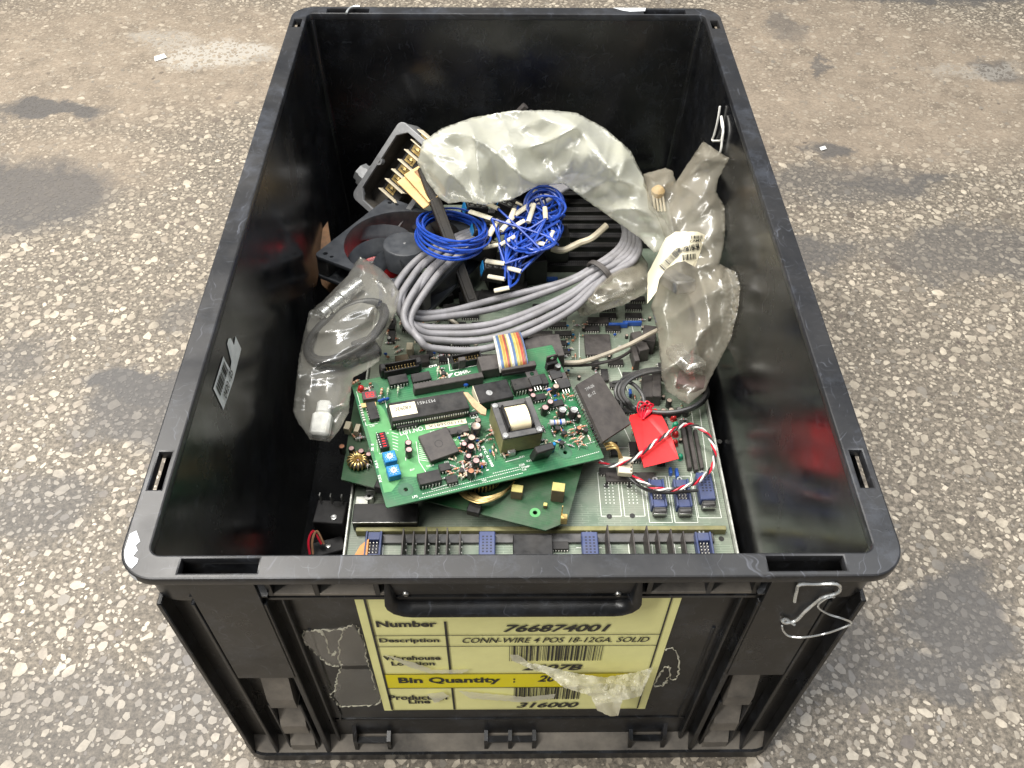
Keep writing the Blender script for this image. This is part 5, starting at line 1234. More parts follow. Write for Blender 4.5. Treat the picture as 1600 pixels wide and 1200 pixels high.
mb = MB(); loops(mb, [(rrect(hx - .0035, hy - .0035, .006, 4), -.003), (rrect(hx - .004, hy - .004, .006, 4), -JD + .003)][::-1], 0)
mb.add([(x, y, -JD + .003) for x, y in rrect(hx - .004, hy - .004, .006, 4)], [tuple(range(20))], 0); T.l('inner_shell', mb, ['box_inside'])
mb = MB(); loops(mb, [(rrect(hx - .003, hy - .003, .009, 4), -JD), (rrect(hx - .0005, hy - .0005, .007, 4), -JD + .003), (rrect(hx - .0005, hy - .0005, .007, 4), -.004)], 0, capb=True); T.l('outer_shell', mb, ['cast_grey'], smooth=50)
for q in (Vector((-hx + .0062, hy - .0075)), Vector((-hx + .0045, 0)), Vector((-hx + .0062, -hy + .0075)), Vector((hx - .0062, hy - .0075))):
     mb = MB(.001); mb.lathe([(4.0, -6), (4.0, .15), (2.3, .15), (2.3, -3), (.01, -3)], 16, mis=[0, 0, 1, 1]); T.put('screw_boss', mb.mesh('screw_boss', ['cast_grey', 'pin_metal']), (q.x, q.y, 0))
mb = MB(.001); mb.lathe([(13, 0), (13, 9), (10.5, 9.5), (10.5, 15), (7.5, 16), (7.5, 12), (.01, 12)], 8, 0); q = T.hit(566, 272, -.014)
o = T.put('cable_gland', mb.mesh('cable_gland', ['cast_grey'], 25), (-hx - .0 + .002, q.y, -.016)); o.rotation_euler = (0, R(-90), 0)
tb = link('terminal_strip', None, T.o); q = T.hit(636, 258, -.008); tb.location = (q.x + .003, q.y, -.0165)
mb = MB(.001); mb.box((0, 0, 4), (22, JL * 1000 - 22, 8), ch=.5); link('base', mb.mesh('base', ['black_plastic']), tb)
nT = 6
for i in range(nT + 1):
    y = (i - nT / 2) * .0118; mb = MB(.001); mb.box((0, y * 1000, 9), (24, 1.1, 12), ch=.2); link('divider', mb.mesh('divider', ['cream']), tb)
for i in range(nT):
    y = (i + .5 - nT / 2) * .0118; mb = MB(.001); mb.lathe([(3.2, 8), (3.2, 10), (.01, 10.6)], 12, 0, Matrix.Translation((-.003, y, 0))); mb.box((-3, y * 1000, 10.5), (5.4, .8, .5), 1); mb.box((-3, y * 1000, 8.3), (11, 7.5, .8), 0); link('terminal_screw', mb.mesh('terminal_screw', ['gold', 'print_black']), tb)
# tan plates
for k, (x, y, rz_) in enumerate(((662, 288, .3), (652, 298, .25))):
    c = at(x, y, .170 - .006 * k); mb = MB(); M = Matrix.Translation(c) @ Matrix.Rotation(-1.02 + .05 * k, 4, 'Z') @ Matrix.Rotation(.25, 4, 'X'); mb.box((0, 0, 0), (.050, .017, .0022), 0, M, .0004); mb.box((-.01, 0.003, .0016), (.02, .004, .001), 1, M)
    solo('plastic_strip', mb, ['tan_paper', 'cardboard'], ('ochre plastic strip lying against the open junction box', 'ochre plastic strip just below the other, above the fan corner')[k], 'plastic strip', smooth=0)
# black bar
a = at(661, 262, .185); b2 = at(738, 474, .112); d = (b2 - a); M = Matrix.Translation((a + b2) / 2) @ d.to_track_quat('X', 'Z').to_matrix().to_4x4()
mb = MB(); mb.box((0, 0, 0), (d.length, .011, .006), 0, M, .0007); mb.box((0, .0, .0032), (d.length * .96, .006, .0008), 0, M, .0003); solo('black_bar', mb, ['dark_bar'], 'long black plastic bar slanting down between fan and terminal blocks', 'bar')
a = at(798, 188, .180); b2 = at(821, 165, .196); mb = MB(); mb.tube([a, b2], .004, 6); mb.tube([a + Vector((.004, 0, 0)), b2 + Vector((.007, -.003, -.005))], .003, 6); solo('dark_rod', mb, ['slate'], 'dark rod end sticking up behind the milky bag', 'rod')

# ================================================================== bags
def wallclamp(mb):
    out = []
    for p in mb.v:
        q = Vector(p); d = (q - CAM)
        for _ in range(60):
            lim = .1785 + .0073 * max(0, q.z) / .27
            if abs(q.x) > lim or q.y > .2815: d *= .992; q = CAM + d
            else: break
        out.append(q)
    mb.v = out; return mb
MILKP = [(652, 255, .190), (660, 222, .205), (690, 200, .214), (740, 183, .220), (800, 173, .224), (862, 172, .224), (900, 176, .222), (945, 200, .214), (985, 235, .204), (1005, 275, .195), (1018, 320, .185), (1040, 345, .176), (1052, 368, .168), (1040, 390, .160), (1022, 395, .157), (1000, 372, .160), (950, 337, .166), (905, 305, .172), (880, 287, .178), (840, 290, .184), (800, 312, .182), (760, 320, .180), (720, 315, .178), (700, 318, .174), (685, 308, .176), (668, 285, .182)]
MILKC = [(760, 240, .216), (850, 228, .222), (930, 262, .208), (800, 280, .199), (720, 262, .202), (985, 320, .186), (880, 262, .204)]
mb = wallclamp(pouch(MILKP, MILKC, .010, (88, .018, 4), 3.2, .5, 4, edge=34)); solo('milky_bag', mb, [M_MILK, M_MILK], 'large milky white plastic bag lying over the back of the pile', 'plastic bag', smooth=180)
RBP = [(1005, 272, .190), (1040, 262, .205), (1051, 267, .208), (1056, 285, .205), (1075, 255, .218), (1099, 220, .232), (1122, 236, .240), (1140, 247, .243), (1122, 280, .232), (1119, 300, .225), (1132, 322, .215), (1133, 360, .205), (1130, 388, .195), (1124, 412, .188), (1150, 425, .180), (1157, 450, .172), (1154, 480, .165), (1142, 530, .150), (1117, 577, .134), (1102, 610, .124), (1075, 632, .116), (1042, 612, .116), (1034, 590, .116), (1027, 515, .124), (1017, 480, .130), (1030, 440, .142), (1013, 425, .148), (1030, 395, .158), (1040, 372, .166), (1010, 330, .178)]
RBC = [(1090, 330, .212), (1080, 400, .190), (1100, 470, .176), (1085, 540, .152), (1065, 590, .132), (1075, 300, .208), (1050, 320, .19)]
mb = wallclamp(pouch(RBP, RBC, .026, (74, .014), 3.6, .6, 12, edge=22)); RB = solo('clear_bag', mb, [M_SMOKE, M_HAZE], 'dusty clear plastic bag with barcode label hanging down the right wall', 'plastic bag', smooth=180)
def sheet_px(poly, zf, step=6): 
    ol = outline([(x, y, 0) for x, y in poly], step, .4, 3); n = len(ol); A_ = np.array([(p.x, p.y) for p in ol]); pts = [Vector((p.x, p.y)) for p in ol]
    x0, y0 = A_.min(0); x1, y1 = A_.max(0)
    for x in np.arange(x0, x1, step):
        for y in np.arange(y0, y1, step):
            c = False
            for i in range(n):
                a, e_ = ol[i], ol[i - 1]
                if (a.y > y) != (e_.y > y) and x < (e_.x - a.x) * (y - a.y) / (e_.y - a.y) + a.x: c = not c
            if c and np.abs(A_ - (x, y)).sum(1).min() > step * .6: pts.append(Vector((x, y)))
    vs2, ed, fs, *_ = delaunay_2d_cdt(pts, [(i, (i + 1) % n) for i in range(n)], [], 1, 1e-6); mb = MB(); mb.add([at(q.x, q.y, zf(q.x, q.y)) for q in vs2], fs); return mb
lz = lambda x, y: .214 - (y - 362) * .00036 + .0022 * math.sin(x * .09 + y * .03)
mb = sheet_px([(1055, 362), (1090, 362), (1102, 367), (1094, 395), (1086, 417), (1070, 408), (1057, 410), (1040, 421), (1030, 436), (1026, 455), (1011, 475), (1012, 427), (1022, 408), (1040, 372)], lz, 5)
def child_w(name, mb, mats, parent, smooth=40):
    I = (parent.parent or parent).matrix_basis.inverted(); mb.v = [I @ Vector(p) for p in mb.v]; return link(name, mb.mesh(name, mats, smooth), parent)
lab = child_w('paper_label', mb, ['label_cream'], RB, 60); lab['label'] = 'cream barcode label on the bag'
mb = MB(); random.seed(17); d1 = Vector((56, -20)); q2 = Vector((20, 56)) / 60
def bars(p0, p1, hgt):
    a = Vector(p0); e_ = Vector(p1); d = (e_ - a); L_ = d.length; d.normalize(); nr = Vector((-d.y, d.x)); t = 0
    while t < L_:
        w_ = random.choice((.7, .7, 1.3, 2.0)); P = [a + d * t, a + d * (t + w_), a + d * (t + w_) + nr * hgt, a + d * t + nr * hgt]; mb.add([at(p.x, p.y, lz(p.x, p.y) + .0009) for p in P], [(3, 2, 1, 0)]); t += w_ + random.choice((.8, 1.4))
bars((1030, 415), (1056, 388), 11); bars((1056, 388), (1092, 380), 8); bars((1066, 398), (1088, 396), 9); bars((1080, 368), (1098, 368), 5)
def lblt(body, p0, p1, h):
    a = Vector(p0); d = Vector(p1) - a; nr = Vector((d.y, -d.x)).normalized(); vs, fs = text_geo(body, 0, .02)
    mb.add([at(*(a + d * x + nr * h * y), lz(*(a + d * x + nr * h * y)) + .0009) for x, y, _ in vs], fs)
lblt('H-1010-2', (1060, 394), (1092, 390), 6); lblt('CAM2', (1078, 379), (1096, 377), 4)
child_w('barcode', mb, ['print_black'], lab, 0)
# what shows inside that bag
mb = MB(); r_ = random.Random(2); c = at(1072, 560, .128); M = Matrix.Translation(c) @ Matrix.Rotation(.35, 4, 'Z') @ Matrix.Rotation(-.3, 4, 'X'); mb.box((0, 0, 0), (.020, .040, .010), 0, M, .003); solo('foil_packet', mb, ['foil'], 'silvery foil packet inside the clear bag at the right wall', 'foil packet')
c = at(1080, 597, .118); mb = MB(); M = Matrix.Translation(c) @ Matrix.Rotation(-.3, 4, 'Z'); mb.box((0, 0, 0), (.024, .016, .008), 0, M, .001); solo('dark_module', mb, ['dull_violet'], 'dark violet module at the bottom inside the right clear bag', 'module')
c = at(1058, 440, .150); mb = MB(); M = Matrix.Translation(c) @ Matrix.Rotation(.2, 4, 'Z') @ Matrix.Rotation(-.5, 4, 'X'); mb.box((0, 0, 0), (.020, .045, .012), 0, M, .002); solo('grey_module', mb, ['cast_grey'], 'grey module inside the clear bag below its barcode label', 'module')
c = at(1028, 300, .182); mb = MB(); 
for k in range(4): a = c + Vector((.003 * k - .005, 0, 0)); mb.tube([a, a + Vector((.002, -.016, -.010))], .0011, 6, 1)
mb.lathe([(.001, -.004), (.006, -.003), (.0065, .002), (.003, .006), (.0003, .0065)], 12, 0, Matrix.Translation(c)); solo('plug', mb, ['tan_paper', 'cream'], 'ochre plug with wires inside the clear bag beside the milky bag', 'plug')
LBP = [(562, 400, .160), (574, 407, .160), (595, 420, .160), (612, 437, .158), (624, 456, .156), (620, 485, .152), (603, 520, .150), (596, 542, .148), (592, 565, .148), (575, 577, .150), (552, 590, .152), (547, 620, .150), (545, 645, .145), (530, 672, .140), (515, 690, .135), (485, 687, .135), (466, 660, .140), (458, 642, .145), (462, 605, .150), (467, 560, .155), (475, 520, .156), (483, 487, .156), (505, 470, .158), (522, 452, .160), (542, 432, .160)]
LBC = [(550, 480, .168), (520, 540, .168), (560, 530, .164), (505, 610, .164), (500, 660, .155)]
mb = wallclamp(pouch(LBP, LBC, .030, (76, .011), 3.6, .6, 23, edge=26)); solo('connector_bag', mb, [M_CLEAR, M_HAZE], 'clear plastic bag with black cable and silver connector at the left wall', 'plastic bag', smooth=180)
mb = MB(); a = at(502, 492, .157); b2 = at(562, 442, .160); d = b2 - a; M = Matrix.Translation(a) @ d.to_track_quat('Z', 'Y').to_matrix().to_4x4(); L_ = d.length
mb.lathe([(.0005, 0), (.0058, 0), (.0058, L_ * .1), (.0050, L_ * .1), (.0050, L_ * .16), (.0064, L_ * .18), (.0064, L_ * .48), (.0072, L_ * .5), (.0072, L_ * .62), (.0060, L_ * .64), (.0060, L_), (.0046, L_), (.0046, L_ * .8), (.0003, L_ * .8)], 20, 0, M); solo('silver_connector', mb, ['foil'], 'silver cylindrical connector inside the clear bag at the left wall', 'connector')
mb = MB(); pts = []
for i in range(50):
    a = 2 * PI * i / 25; k = 1 + .07 * (i // 25); u = 66 * k * math.cos(a); v = 31 * k * math.sin(a); th = R(-33); pts.append(at(541 + u * math.cos(th) - v * math.sin(th), 518 + u * math.sin(th) + v * math.cos(th), .152 + .004 * (i // 25) + .004 * math.sin(a)))
mb.tube(pts, .0031, 10); solo('black_cable', mb, ['cable_black'], 'thick black cable loop inside the clear bag at the left wall', 'cable')
c = at(502, 664, .145); mb = MB(); M = Matrix.Translation(c) @ Matrix.Rotation(-.1, 4, 'Z') @ Matrix.Rotation(.3, 4, 'X'); mb.box((0, 0, 0), (.015, .019, .010), 0, M, .002); mb.box((0, .014, .001), (.011, .011, .008), 0, M, .002); solo('white_plug', mb, ['paper_white'], 'white block at the lower end inside the left clear bag', 'plug')
c = at(572, 545, .150); mb = MB(); M = Matrix.Translation(c) @ Matrix.Rotation(.5, 4, 'Z'); mb.box((0, 0, 0), (.02, .022, .009), 0, M, .002); solo('dark_plug', mb, ['cable_black'], 'small dark block in the left clear bag beside the green board', 'plug')
SBP = [(897, 475, .118), (903, 460, .122), (920, 450, .130), (942, 434, .134), (970, 415, .136), (1000, 393, .136), (1012, 412, .132), (1014, 455, .120), (975, 476, .114), (930, 490, .110), (907, 495, .110)]
mb = wallclamp(pouch(SBP, [(950, 455, .142), (985, 435, .142)], .016, (44, .008), 3.0, .7, 33, edge=14)); solo('small_bag', mb, [M_SMOKE, M_HAZE], 'small shiny clear bag just under the cable tie', 'plastic bag', smooth=180)
mb = MB(); M = Matrix.Translation(at(955, 458, .122)) @ Matrix.Rotation(.35, 4, 'Z'); mb.box((0, 0, 0), (.046, .016, .009), 0, M, .003); solo('foil_strip', mb, ['foil'], 'foil wrapped strip inside the small bag', 'foil packet')
# ================================================================== cables
random.seed(12)
CO = Thing('grey_cable_coil', 'long coil of grey cable tied with a dark strap across the middle', 'cable', at(800, 470, ZA))
for k in range(6):
    j = lambda s=4.0: random.uniform(-s, s)
    o_ = (0, 2, 1, 4, 3, 5)[k]; zz = lambda b: b + random.uniform(0, .006); gy = (0, 9, 34, 43, 60, 74)[k]
    P = [(938 + (k - 2.5) * 3.2, 424 + (k - 2.5) * 3.6, .134 + .003 * (k % 2)), (880 + k * 2 + j(), 440 + gy * .68 + j(2), zz(.126)), (780 - 2 * k + j(6), 470 + gy + j(3), zz(.124)), (695 - k * 2 + j(6), 486 + gy * .78 + j(3), zz(.128)), (636 + o_ * 4, 486 + 9 * k, zz(.136)), (616 + o_ * 5 + j(2), 460 + 8 * k, zz(.145)), (632 + o_ * 7 + j(1.5), 428 + 5 * k, zz(.150)), (666 + o_ * 7 + j(1.5), 396 + 3 * k, zz(.149)),
         (720 + 7 * k, 366 + 2 * k, .136), (800, 338 + 3 * k, .122), (890 + 3 * k, 276 + 2 * k, .122), (955 + k * 3 + j(), 300 + 4 * k, .130), (972 + 5 * k + j(), 345 + 6 * k, .140), (970 + k * 4, 383 + 5 * k, .140)]
    mb = MB(); mb.tube(spl([at(*p) for p in P], 8, True), .0031, 10, closed=True); CO.w('cable_turn', mb, ['cable_grey'])
mb = MB(); cA = at(937, 425, .137); dirv = (at(880, 455, .13) - at(972, 385, .14)).normalized(); side = dirv.cross(Vector((0, 0, 1))).normalized(); upv = side.cross(dirv)
pts = [cA + side * (.0135 * math.cos(a)) + upv * (.0088 * math.sin(a)) for a in np.linspace(0, 2 * PI, 25)[:-1]]
for s in (-1, 0, 1): mb.tube([p + dirv * .0016 * s for p in pts], .0013, 6, closed=True)
CO.w('strap', mb, ['slate'])
def cable(name, px, r, mat, label, cat='cable', n=8, k=8, group=None):
    mb = MB(); mb.tube(spl([at(*p) for p in px], k), r, n); return solo(name, mb, [mat], label, cat, group)
cable('beige_cable', [(872, 566, .106), (905, 566, .104), (940, 556, .104), (980, 540, .108), (1015, 522, .112), (1035, 512, .113)], .0021, 'cable_beige', 'beige cable running from the green board into the right clear bag')
cable('dark_grey_cable', [(880, 571, .099), (920, 570, .098), (960, 562, .097), (980, 552, .096), (990, 543, .095)], .0015, 'slate', 'thin dark grey cable just below the beige one')
cable('cream_stick', [(862, 388, .128), (880, 391, .128), (905, 380, .130), (925, 372, .132), (948, 352, .138)], .0032, 'cream', 'short cream tube lying right of the blue wires')
cable('light_cable', [(690, 490, .112), (712, 505, .108), (730, 522, .104), (745, 540, .100)], .0018, 'cable_beige', 'short pale cable under the grey coil')
pts = []
for i in range(75):
    a = 2 * PI * i / 25 + 2.6; k = 1 - .05 * (i // 25); pts.append((1034 + 72 * k * math.cos(a) + 2 * (i // 25), 612 + 36 * k * math.sin(a), .106 + .0042 * (i // 25) + .003 * math.sin(a * 2)))
cable('black_cable', [(905, 668, .098), (950, 672, .102), (965, 650, .104)] + pts, .0018, 'cable_black', 'coil of thin black cable round the bottom of the right clear bag', k=3)
cable('black_cable', [(958, 598, .104), (985, 598, .112), (1003, 615, .112), (1008, 635, .110)], .0018, 'cable_black', 'short thin black cable left of the red tag string')
cable('black_cable', [(975, 740, .098), (1000, 760, .096), (1020, 768, .100), (1050, 770, .100), (1090, 766, .098)], .0013, 'cable_black', 'thin black lead behind the blue connectors')
# grey module slab
P = [at(901, 601, .137), at(935, 581, .131), at(986, 661, .121), at(942, 690, .128)]
nr = (P[1] - P[0]).cross(P[3] - P[0]).normalized(); nr = nr if nr.z > 0 else -nr; T = Thing('flat_module', 'large flat dark grey module leaning on the green board edge', 'module', P[3] - nr * .004)
mb = MB(); mb.add(P + [p - nr * .0042 for p in P], [(3, 2, 1, 0), (4, 5, 6, 7), (0, 1, 5, 4), (1, 2, 6, 5), (2, 3, 7, 6), (3, 0, 4, 7)]); T.w('body', mb, ['slate'], smooth=0)
mb = MB(); 
for i in range(20): q = P[0].lerp(P[3], (i + .5) / 20) - nr * .003; mb.tube([q + (P[0] - P[1]).normalized() * .0002, q + (P[0] - P[1]).normalized() * .0022, q + (P[0] - P[1]).normalized() * .0024 - nr * .004], .00035, 5)
T.w('pins', mb, ['core_grey']); mb = MB(); q0 = P[0].lerp(P[3], .33); tx = (P[3] - P[0]).normalized(); ty = (P[1] - P[0]).normalized()
vs, fs = text_geo('TM-06', 0, 0.0); mb.add([P[0] + ty * (.006 + .011 * x) + tx * (.010 - .003 * y) + nr * .0002 for x, y, _ in vs], fs); vs, fs = text_geo('8L-12', 0, 0.0); mb.add([P[0] + ty * (.006 + .009 * x) + tx * (.016 - .003 * y) + nr * .0002 for x, y, _ in vs], fs)
T.w('lettering', mb, ['grey_print'], smooth=0)
# red tag
T = Thing('red_tag', 'bright red paper tag with a hole and red string', 'tag', at(1020, 690, .098))
C4 = [(981, 650, .112), (1026, 640, .108), (1059, 719, .106), (1006, 731, .108)]
nx, ny = 10, 14; hq = (.46, .10); mb = MB(); vs = []; fs = []
poly = [(0, .06), (.08, 0), (.92, 0), (1, .06), (1, 1), (0, 1)]
me = plate([(x, -y) for x, y in [(0, .07), (.07, .0), (.93, .0), (1, .07), (1, 1), (0, 1)][::-1]], [[(.47 + .05 * math.cos(a), -.10 + .028 * math.sin(a)) for a in np.linspace(0, 2 * PI, 13)[:-1][::-1]]], .01)
bm = bmesh.new(); bm.from_mesh(me); bmesh.ops.triangulate(bm, faces=bm.faces); bmesh.ops.subdivide_edges(bm, edges=bm.edges, cuts=2, use_grid_fill=True)
Q = [at(*p) for p in C4]; nrm = (Q[1] - Q[0]).cross(Q[3] - Q[0]).normalized(); nrm = nrm if nrm.z > 0 else -nrm
for v in bm.verts:
    u, t = v.co.x, -v.co.y; p = (Q[0].lerp(Q[1], u)).lerp(Q[3].lerp(Q[2], u), t); v.co = T.I @ (p + nrm * (v.co.z * .05 + .0022 * math.sin(PI * t) * (.4 + u) + .002 * u * u))
bm.normal_update(); me2 = bpy.data.meshes.new('tag'); bm.to_mesh(me2); bm.free(); me2.materials.append(MATS['tag_red']); link('card', me2, T.o)
random.seed(8); mb = MB()
for k in range(4): mb.tube(spl([at(1003, 656, .110), at(996 + 4 * k, 640, .116), at(1000 + 5 * k, 629 + random.uniform(-3, 4), .120), at(1012 + 3 * k, 634, .118), at(1018 - 3 * k, 642, .115), at(1003 + k, 655, .113)], 6), .0007, 6)
T.w('string', mb, ['wire_red'])
# twisted red, white and black leads with cream plug
T = Thing('twisted_lead', 'twisted red, white and black wire loop with a cream plug over the red tag', 'wire', at(1040, 740, ZA))
path = spl([at(*p) for p in ((936, 721, .108), (950, 727, .106), (966, 726, .107), (986, 719, .113), (1003, 708, .116), (1025, 690, .118), (1050, 673, .116), (1070, 664, .113), (1090, 667, .110), (1108, 682, .107), (1116, 705, .106), (1114, 727, .105), (1100, 744, .105), (1080, 757, .106), (1050, 765, .106), (1022, 762, .106), (1002, 752, .106), (990, 742, .105))], 12)
Lc = 0; fr = []
for i, p in enumerate(path):
    if i: Lc += (p - path[i - 1]).length
    t = (path[min(i + 1, len(path) - 1)] - path[max(i - 1, 0)]).normalized(); s_ = t.cross(Vector((0, 0, 1))).normalized(); fr.append((p, s_, s_.cross(t), Lc))
for k, mt in enumerate(('wire_red', 'wire_white', 'cable_black')):
    mb = MB(); mb.tube([p + (s_ * math.cos(l * 360 + k * 2.09) + u_ * math.sin(l * 360 + k * 2.09)) * .00095 for p, s_, u_, l in fr], .00085, 6); T.w('wire', mb, [mt])
c = at(977, 729, .104); mb = MB(); M = Matrix.Translation(c) @ Matrix.Rotation(-.12, 4, 'Z') @ Matrix.Rotation(.15, 4, 'X'); mb.box((0, 0, 0), (.0115, .015, .007), 0, M, .0006); mb.box((-.002, .004, .0036), (.005, .004, .0012), 0, M)
for i in range(4): mb.box((.0045, -.0052 + i * .0034, .0036), (.0013, .0012, .0004), 1, M)
pl_ = T.w('plug', mb, ['cream', 'print_black'])
for k in range(3):
    mb = MB(); mb.tube(spl([at(944 + 2 * k, 694 + 4 * k, .116), at(955 + 3 * k, 692 + 4 * k, .120), at(965 + k, 700 + 3 * k, .116), at(968 + 2 * k, 716, .108)], 6), .0010, 6); T.w('wire', mb, ['wire_gold'])
# tan splinter on the green board
P = [at(*p) for p in ((724, 613, .160), (731, 613, .160), (745, 627, .158), (760, 639, .157), (759, 648, .157), (751, 646, .157), (738, 634, .158))]
mb = MB(); n = 7; mb.add(P + [p - Vector((0, 0, .0018)) for p in P], [tuple(range(n))[::-1], tuple(range(n, 2 * n))] + [(i, (i + 1) % n, n + (i + 1) % n, n + i) for i in range(n)]); solo('wood_splinter', mb, ['wood'], 'tan wood splinter lying beside the processor on the green board', 'splinter', smooth=0)
# ================================================================== terminal blocks with blue leads
random.seed(77)
places = [('the right', 812, 372, .138, .5), ('the upper', 790, 336, .146, -.3), ('uppermost', 738, 340, .150, .2), ('second', 750, 376, .145, .15), ('third', 752, 402, .138, .1), ('lowest', 766, 434, .128, .1)]
for nm, px, py, z, rz_ in places:
    T = Thing('terminal_block', ('black relay socket with wire markers, %s in the column beside the blue wires' % nm) if px < 780 else 'black relay socket half buried under the blue wire tangle, %s one of two' % nm, 'terminal block', at(px, py, z - .018), Matrix.Rotation(rz_, 3, 'Z') @ Matrix.Rotation(.3, 3, 'Y'), 'black relay sockets beside the blue wires')
    mb = MB(.001); mb.box((0, 0, 9), (22, 15, 18), 0, ch=1); mb.box((3, 3, 18.5), (12, 5, 2), 0, ch=.4); T.l('body', mb, ['black_plastic'])
    for i in range(3):
        mb = MB(.001); mb.lathe([(2.2, 17.5), (2.2, 18.6), (.01, 18.8)], 10, 0, Matrix.Translation(((i - 1) * .006, -.004, 0))); mb.box(((i - 1) * 6, -4, 18.9), (3.6, .6, .3), 1); T.l('screw', mb, ['steel', 'print_black'])
    mb = MB(.001); mb.box((-11.2, 0, 10), (.8, 13, 9), ch=.2); T.l('edge_clip', mb, ['blue_trim'])
    mb = MB(.001); mb.box((8, 1, 19.2), (7, 3, 1.5), ch=.3); T.l('marker', mb, ['cream'])
BW = Thing('blue_wire_bundle', 'bundle of bright blue wires hanging over the black bar', 'wire', at(708, 380, .12))
for k in range(13):
    t = k / 12; cx = 706 + random.uniform(-4, 5); cy = 352 + 22 * t + random.uniform(-2, 2); rx = 52 + random.uniform(-6, 7); ry = 24 + 8 * t + random.uniform(-3, 3); rot = R(8 + random.uniform(-5, 5)); pts = []
    for i in range(22):
        a = 2 * PI * i / 22; u = rx * math.cos(a); v = ry * math.sin(a); z = .166 + .020 * math.sin(a) - .012 * t + random.uniform(-.0012, .0012); pts.append(at(cx + u * math.cos(rot) - v * math.sin(rot), cy + u * math.sin(rot) + v * math.cos(rot), z))
    mb = MB(); mb.tube(spl(pts, 3, True), .00105, 6, closed=True); BW.w('wire', mb, ['wire_blue'])
BC = Thing('blue_wire_coil', 'tight round coil of blue wire below the milky bag', 'wire', at(852, 325, .13))
for k in range(9):
    pts = []; rx = 33 + random.uniform(-10, 4); ry = 26 + random.uniform(-8, 4); cx = 851 + random.uniform(-3, 3); cy = 323 + random.uniform(-4, 4)
    for i in range(20): a = 2 * PI * i / 20; pts.append(at(cx + rx * math.cos(a), cy + ry * math.sin(a), .156 + .0014 * k - .006 * math.sin(a) + random.uniform(-.001, .001)))
    mb = MB(); mb.tube(spl(pts, 3, True), .00105, 6, closed=True); BC.w('wire', mb, ['wire_blue'])
SL = [(751, 336, 36, 18), (765, 320, 30, 25), (817, 327, 32, -35), (830, 333, 30, -72), (765, 385, 28, -10), (774, 410, 30, 8), (776, 434, 26, 10), (784, 452, 24, -12), (770, 357, 30, -62), (792, 350, 28, -50), (793, 376, 26, -30), (860, 370, 20, -65), (843, 380, 18, 10), (802, 421, 26, 15), (836, 302, 11, -70), (852, 333, 18, 86), (810, 350, 22, -30), (800, 336, 20, -70)]
BL = Thing('blue_wire_tangle', 'loose tangle of blue leads with cream marker sleeves', 'wire', at(810, 390, ZA + .01))
ends = []
for k, (px, py, L_, ang) in enumerate(SL):
    z = .164 - max(0, (py - 340)) * .00026; dx = L_ / 2 * math.cos(R(ang)); dy = L_ / 2 * math.sin(R(ang)); a = at(px - dx, py - dy, z); b2 = at(px + dx, py + dy, z + .003); d = b2 - a
    mb = MB(); n_ = 12; rings = []; M = Matrix.Translation(a) @ d.to_track_quat('Z', 'Y').to_matrix().to_4x4(); ln_ = d.length; kx = random.uniform(.85, 1.25); M = M @ Matrix.Diagonal((kx, random.uniform(.55, .8), 1, 1)); mb.lathe([(.0016, ln_ * .3), (.0017, .0), (.0024, 0), (.0025, ln_ * .5), (.0023, ln_), (.0016, ln_), (.0016, ln_ * .7)], 10, 0, M); BL.w('marker_sleeve', mb, [random.choice(('sleeve_white', 'cream', 'sleeve_white'))])
    ends.append((px + dx, py + dy, z + .003))
for k in range(34):
    e0 = random.choice(ends); 
    q_ = random.uniform(0, 6.28); mid = [(833 + random.uniform(-9, 9) + 38 * math.cos(a_), 358 + 34 * math.sin(a_), random.uniform(.144, .160)) for a_ in [q_ + w_ * random.uniform(.7, 1.2) for w_ in (0, 1, 2, 3)]]
    a = random.uniform(0, 2 * PI); end = (851 + 34 * math.cos(a), 325 + 28 * math.sin(a), .160)
    if k % 3 == 0: mid.append((random.uniform(785, 815), random.uniform(395, 440), .138)); end = random.choice(ends)
    mb = MB(); mb.tube(spl([at(*p) for p in [e0] + mid + [end]], 7), .0011, 6); BL.w('wire', mb, ['wire_blue'])
# ================================================================== lower left: relay with blades, small switch, leads
c = at(516, 800, .066); T = Thing('blade_relay', 'black relay block with upright metal blades in the front left corner', 'relay', (c.x, c.y, .0065), Matrix.Rotation(-.08, 3, 'Z'))
mb = MB(.001); mb.box((0, 0, 30), (25, 22, 60), ch=.8); T.l('body', mb, ['black_plastic'])
mb = MB(.001); mb.lathe([(2.4, 60), (2.4, 60.6), (1.2, 60.8), (.01, 60.4)], 16, 0, Matrix.Translation((.004, -.005, 0))); T.l('rivet', mb, ['cap_silver'])
for x in (-9, 0, 9): mb = MB(.001); mb.box((x, 9, 65), (1.0, 3.5, 12), ch=.1); T.l('blade', mb, ['steel'])
c = at(512, 850, .05); T = Thing('micro_switch', 'small black switch with red and brown leads in the front left corner', 'switch', (c.x, c.y, .0065), Matrix.Rotation(.3, 3, 'Z'))
mb = MB(.001); mb.box((0, 0, 20), (26, 14, 40), ch=.8); mb.lathe([(2, 40), (2, 40.8), (.01, 41)], 10, 1); T.l('body', mb, ['black_plastic', 'steel'])
for k, mt in enumerate(('wire_red', 'cardboard')):
    mb = MB(); mb.tube(spl([at(484 + 5 * k, 866, .055), at(482 + 6 * k, 845, .062), at(490 + 5 * k, 830, .064), at(502 + 4 * k, 850, .055)], 6), .001, 6); T.w('lead', mb, [mt])
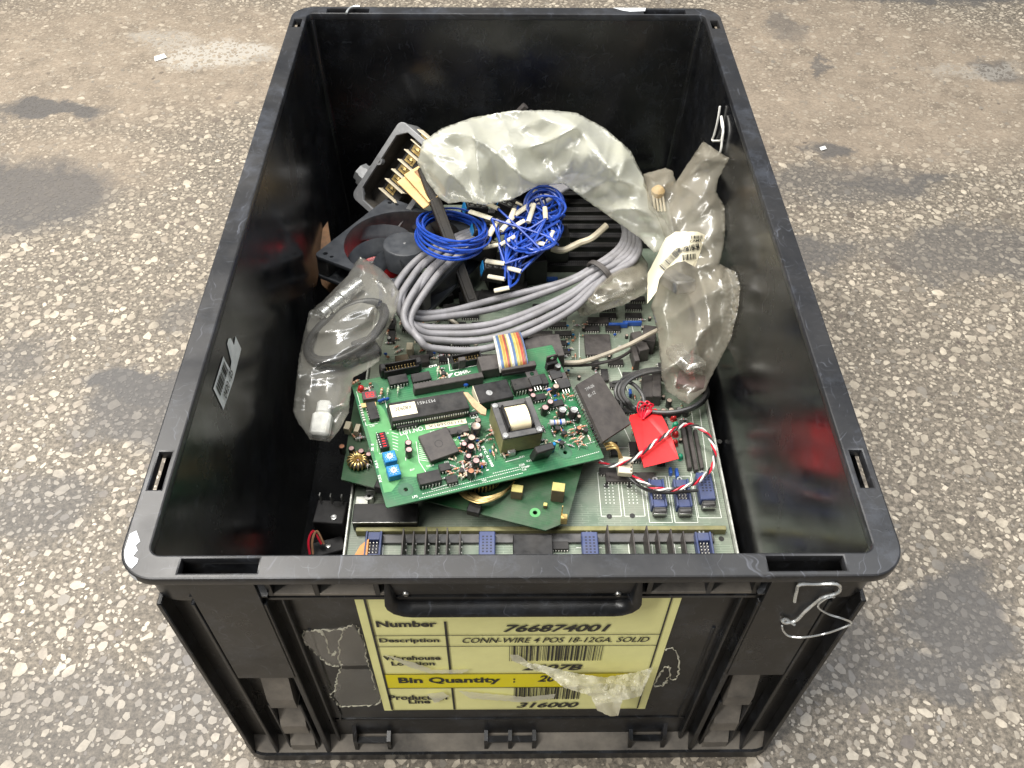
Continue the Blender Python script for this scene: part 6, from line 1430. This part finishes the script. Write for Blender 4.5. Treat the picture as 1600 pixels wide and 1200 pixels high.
# ================================================================== wires tied to the crate, scraps on the floor
z3 = lambda x, y: (940 + x / 2.858, 780 + y / 2.858)
def wire(name, pts, r, mat, label, f):
    mb = MB(); mb.tube(spl([f(*p) for p in pts], 7), r, 6); return solo(name, mb, [mat], label, 'wire')
wire('tie_wire', [z3(*p) for p in ((862, 458), (872, 410), (885, 382), (960, 379), (1045, 378), (1066, 398), (1050, 420), (985, 440), (945, 470), (905, 505), (870, 540), (825, 552), (808, 545), (822, 536), (862, 560))], .0009, 'wire_steel', 'bright bent wire tied through the rim slot at the front right', lambda x, y: aty(x, y, -.3012 + .001 * math.sin(x)))
wire('tie_wire', [z3(*p) for p in ((806, 565), (812, 590), (840, 612), (900, 617), (990, 602), (1060, 580), (1115, 555), (1080, 535), (1010, 512), (966, 478), (1005, 442), (1040, 436))], .0006, 'wire_steel', 'thin wire loop hanging below the bent wire at the front right', lambda x, y: aty(x, y, -.3020 + .0012 * math.sin(x * .7)))
wire('string_scrap', [(1125, 166), (1123, 180), (1120, 195), (1116, 210), (1113, 219), (1120, 220), (1127, 218), (1130, 200), (1127, 182), (1128, 195), (1130, 205), (1128, 222), (1126, 236), (1121, 246)], .0010, 'wire_white', 'white string scrap on the back of the right inner wall', lambda x, y: atx(x, y, .1835))
wire('wire_end', [(541, 21), (545, 14), (552, 10.5), (562, 10)], .0010, 'wire_steel', 'silver wire end curling out of the back rim slot', lambda x, y: at(x, y, H + .002))
def scrap(px, py, sx, sy, rz_, label):
    c = at(px, py, .0015); mb = MB(); mb.add([(-sx, -sy, 0), (sx, -sy * .8, .001), (sx * .9, sy, .002), (-sx * .8, sy * 1.1, .0005)], [(0, 1, 2, 3)]); mb.v += [v - Vector((0, 0, .0006)) for v in mb.v]; mb.f += [(7, 6, 5, 4)] + [(i, 4 + i, 4 + (i + 1) % 4, (i + 1) % 4) for i in range(4)]; mb.m += [0] * 5
    o = link('paper_scrap', mb.mesh('paper_scrap', ['paper_white'], 0)); o.location = (c.x, c.y, .0012); o.rotation_euler.z = rz_; tag(o, label, 'paper scrap')
scrap(250, 90, .009, .006, .5, 'small white paper scrap on the floor at the far left')
scrap(1286, 232, .004, .003, .2, 'tiny white paper scrap on the floor right of the crate')
for o in bpy.data.objects:
    if o.name.split('.')[0] in ('lettering', 'silkscreen', 'barcode', 'ruled_lines'): o['kind'] = 'stuff'
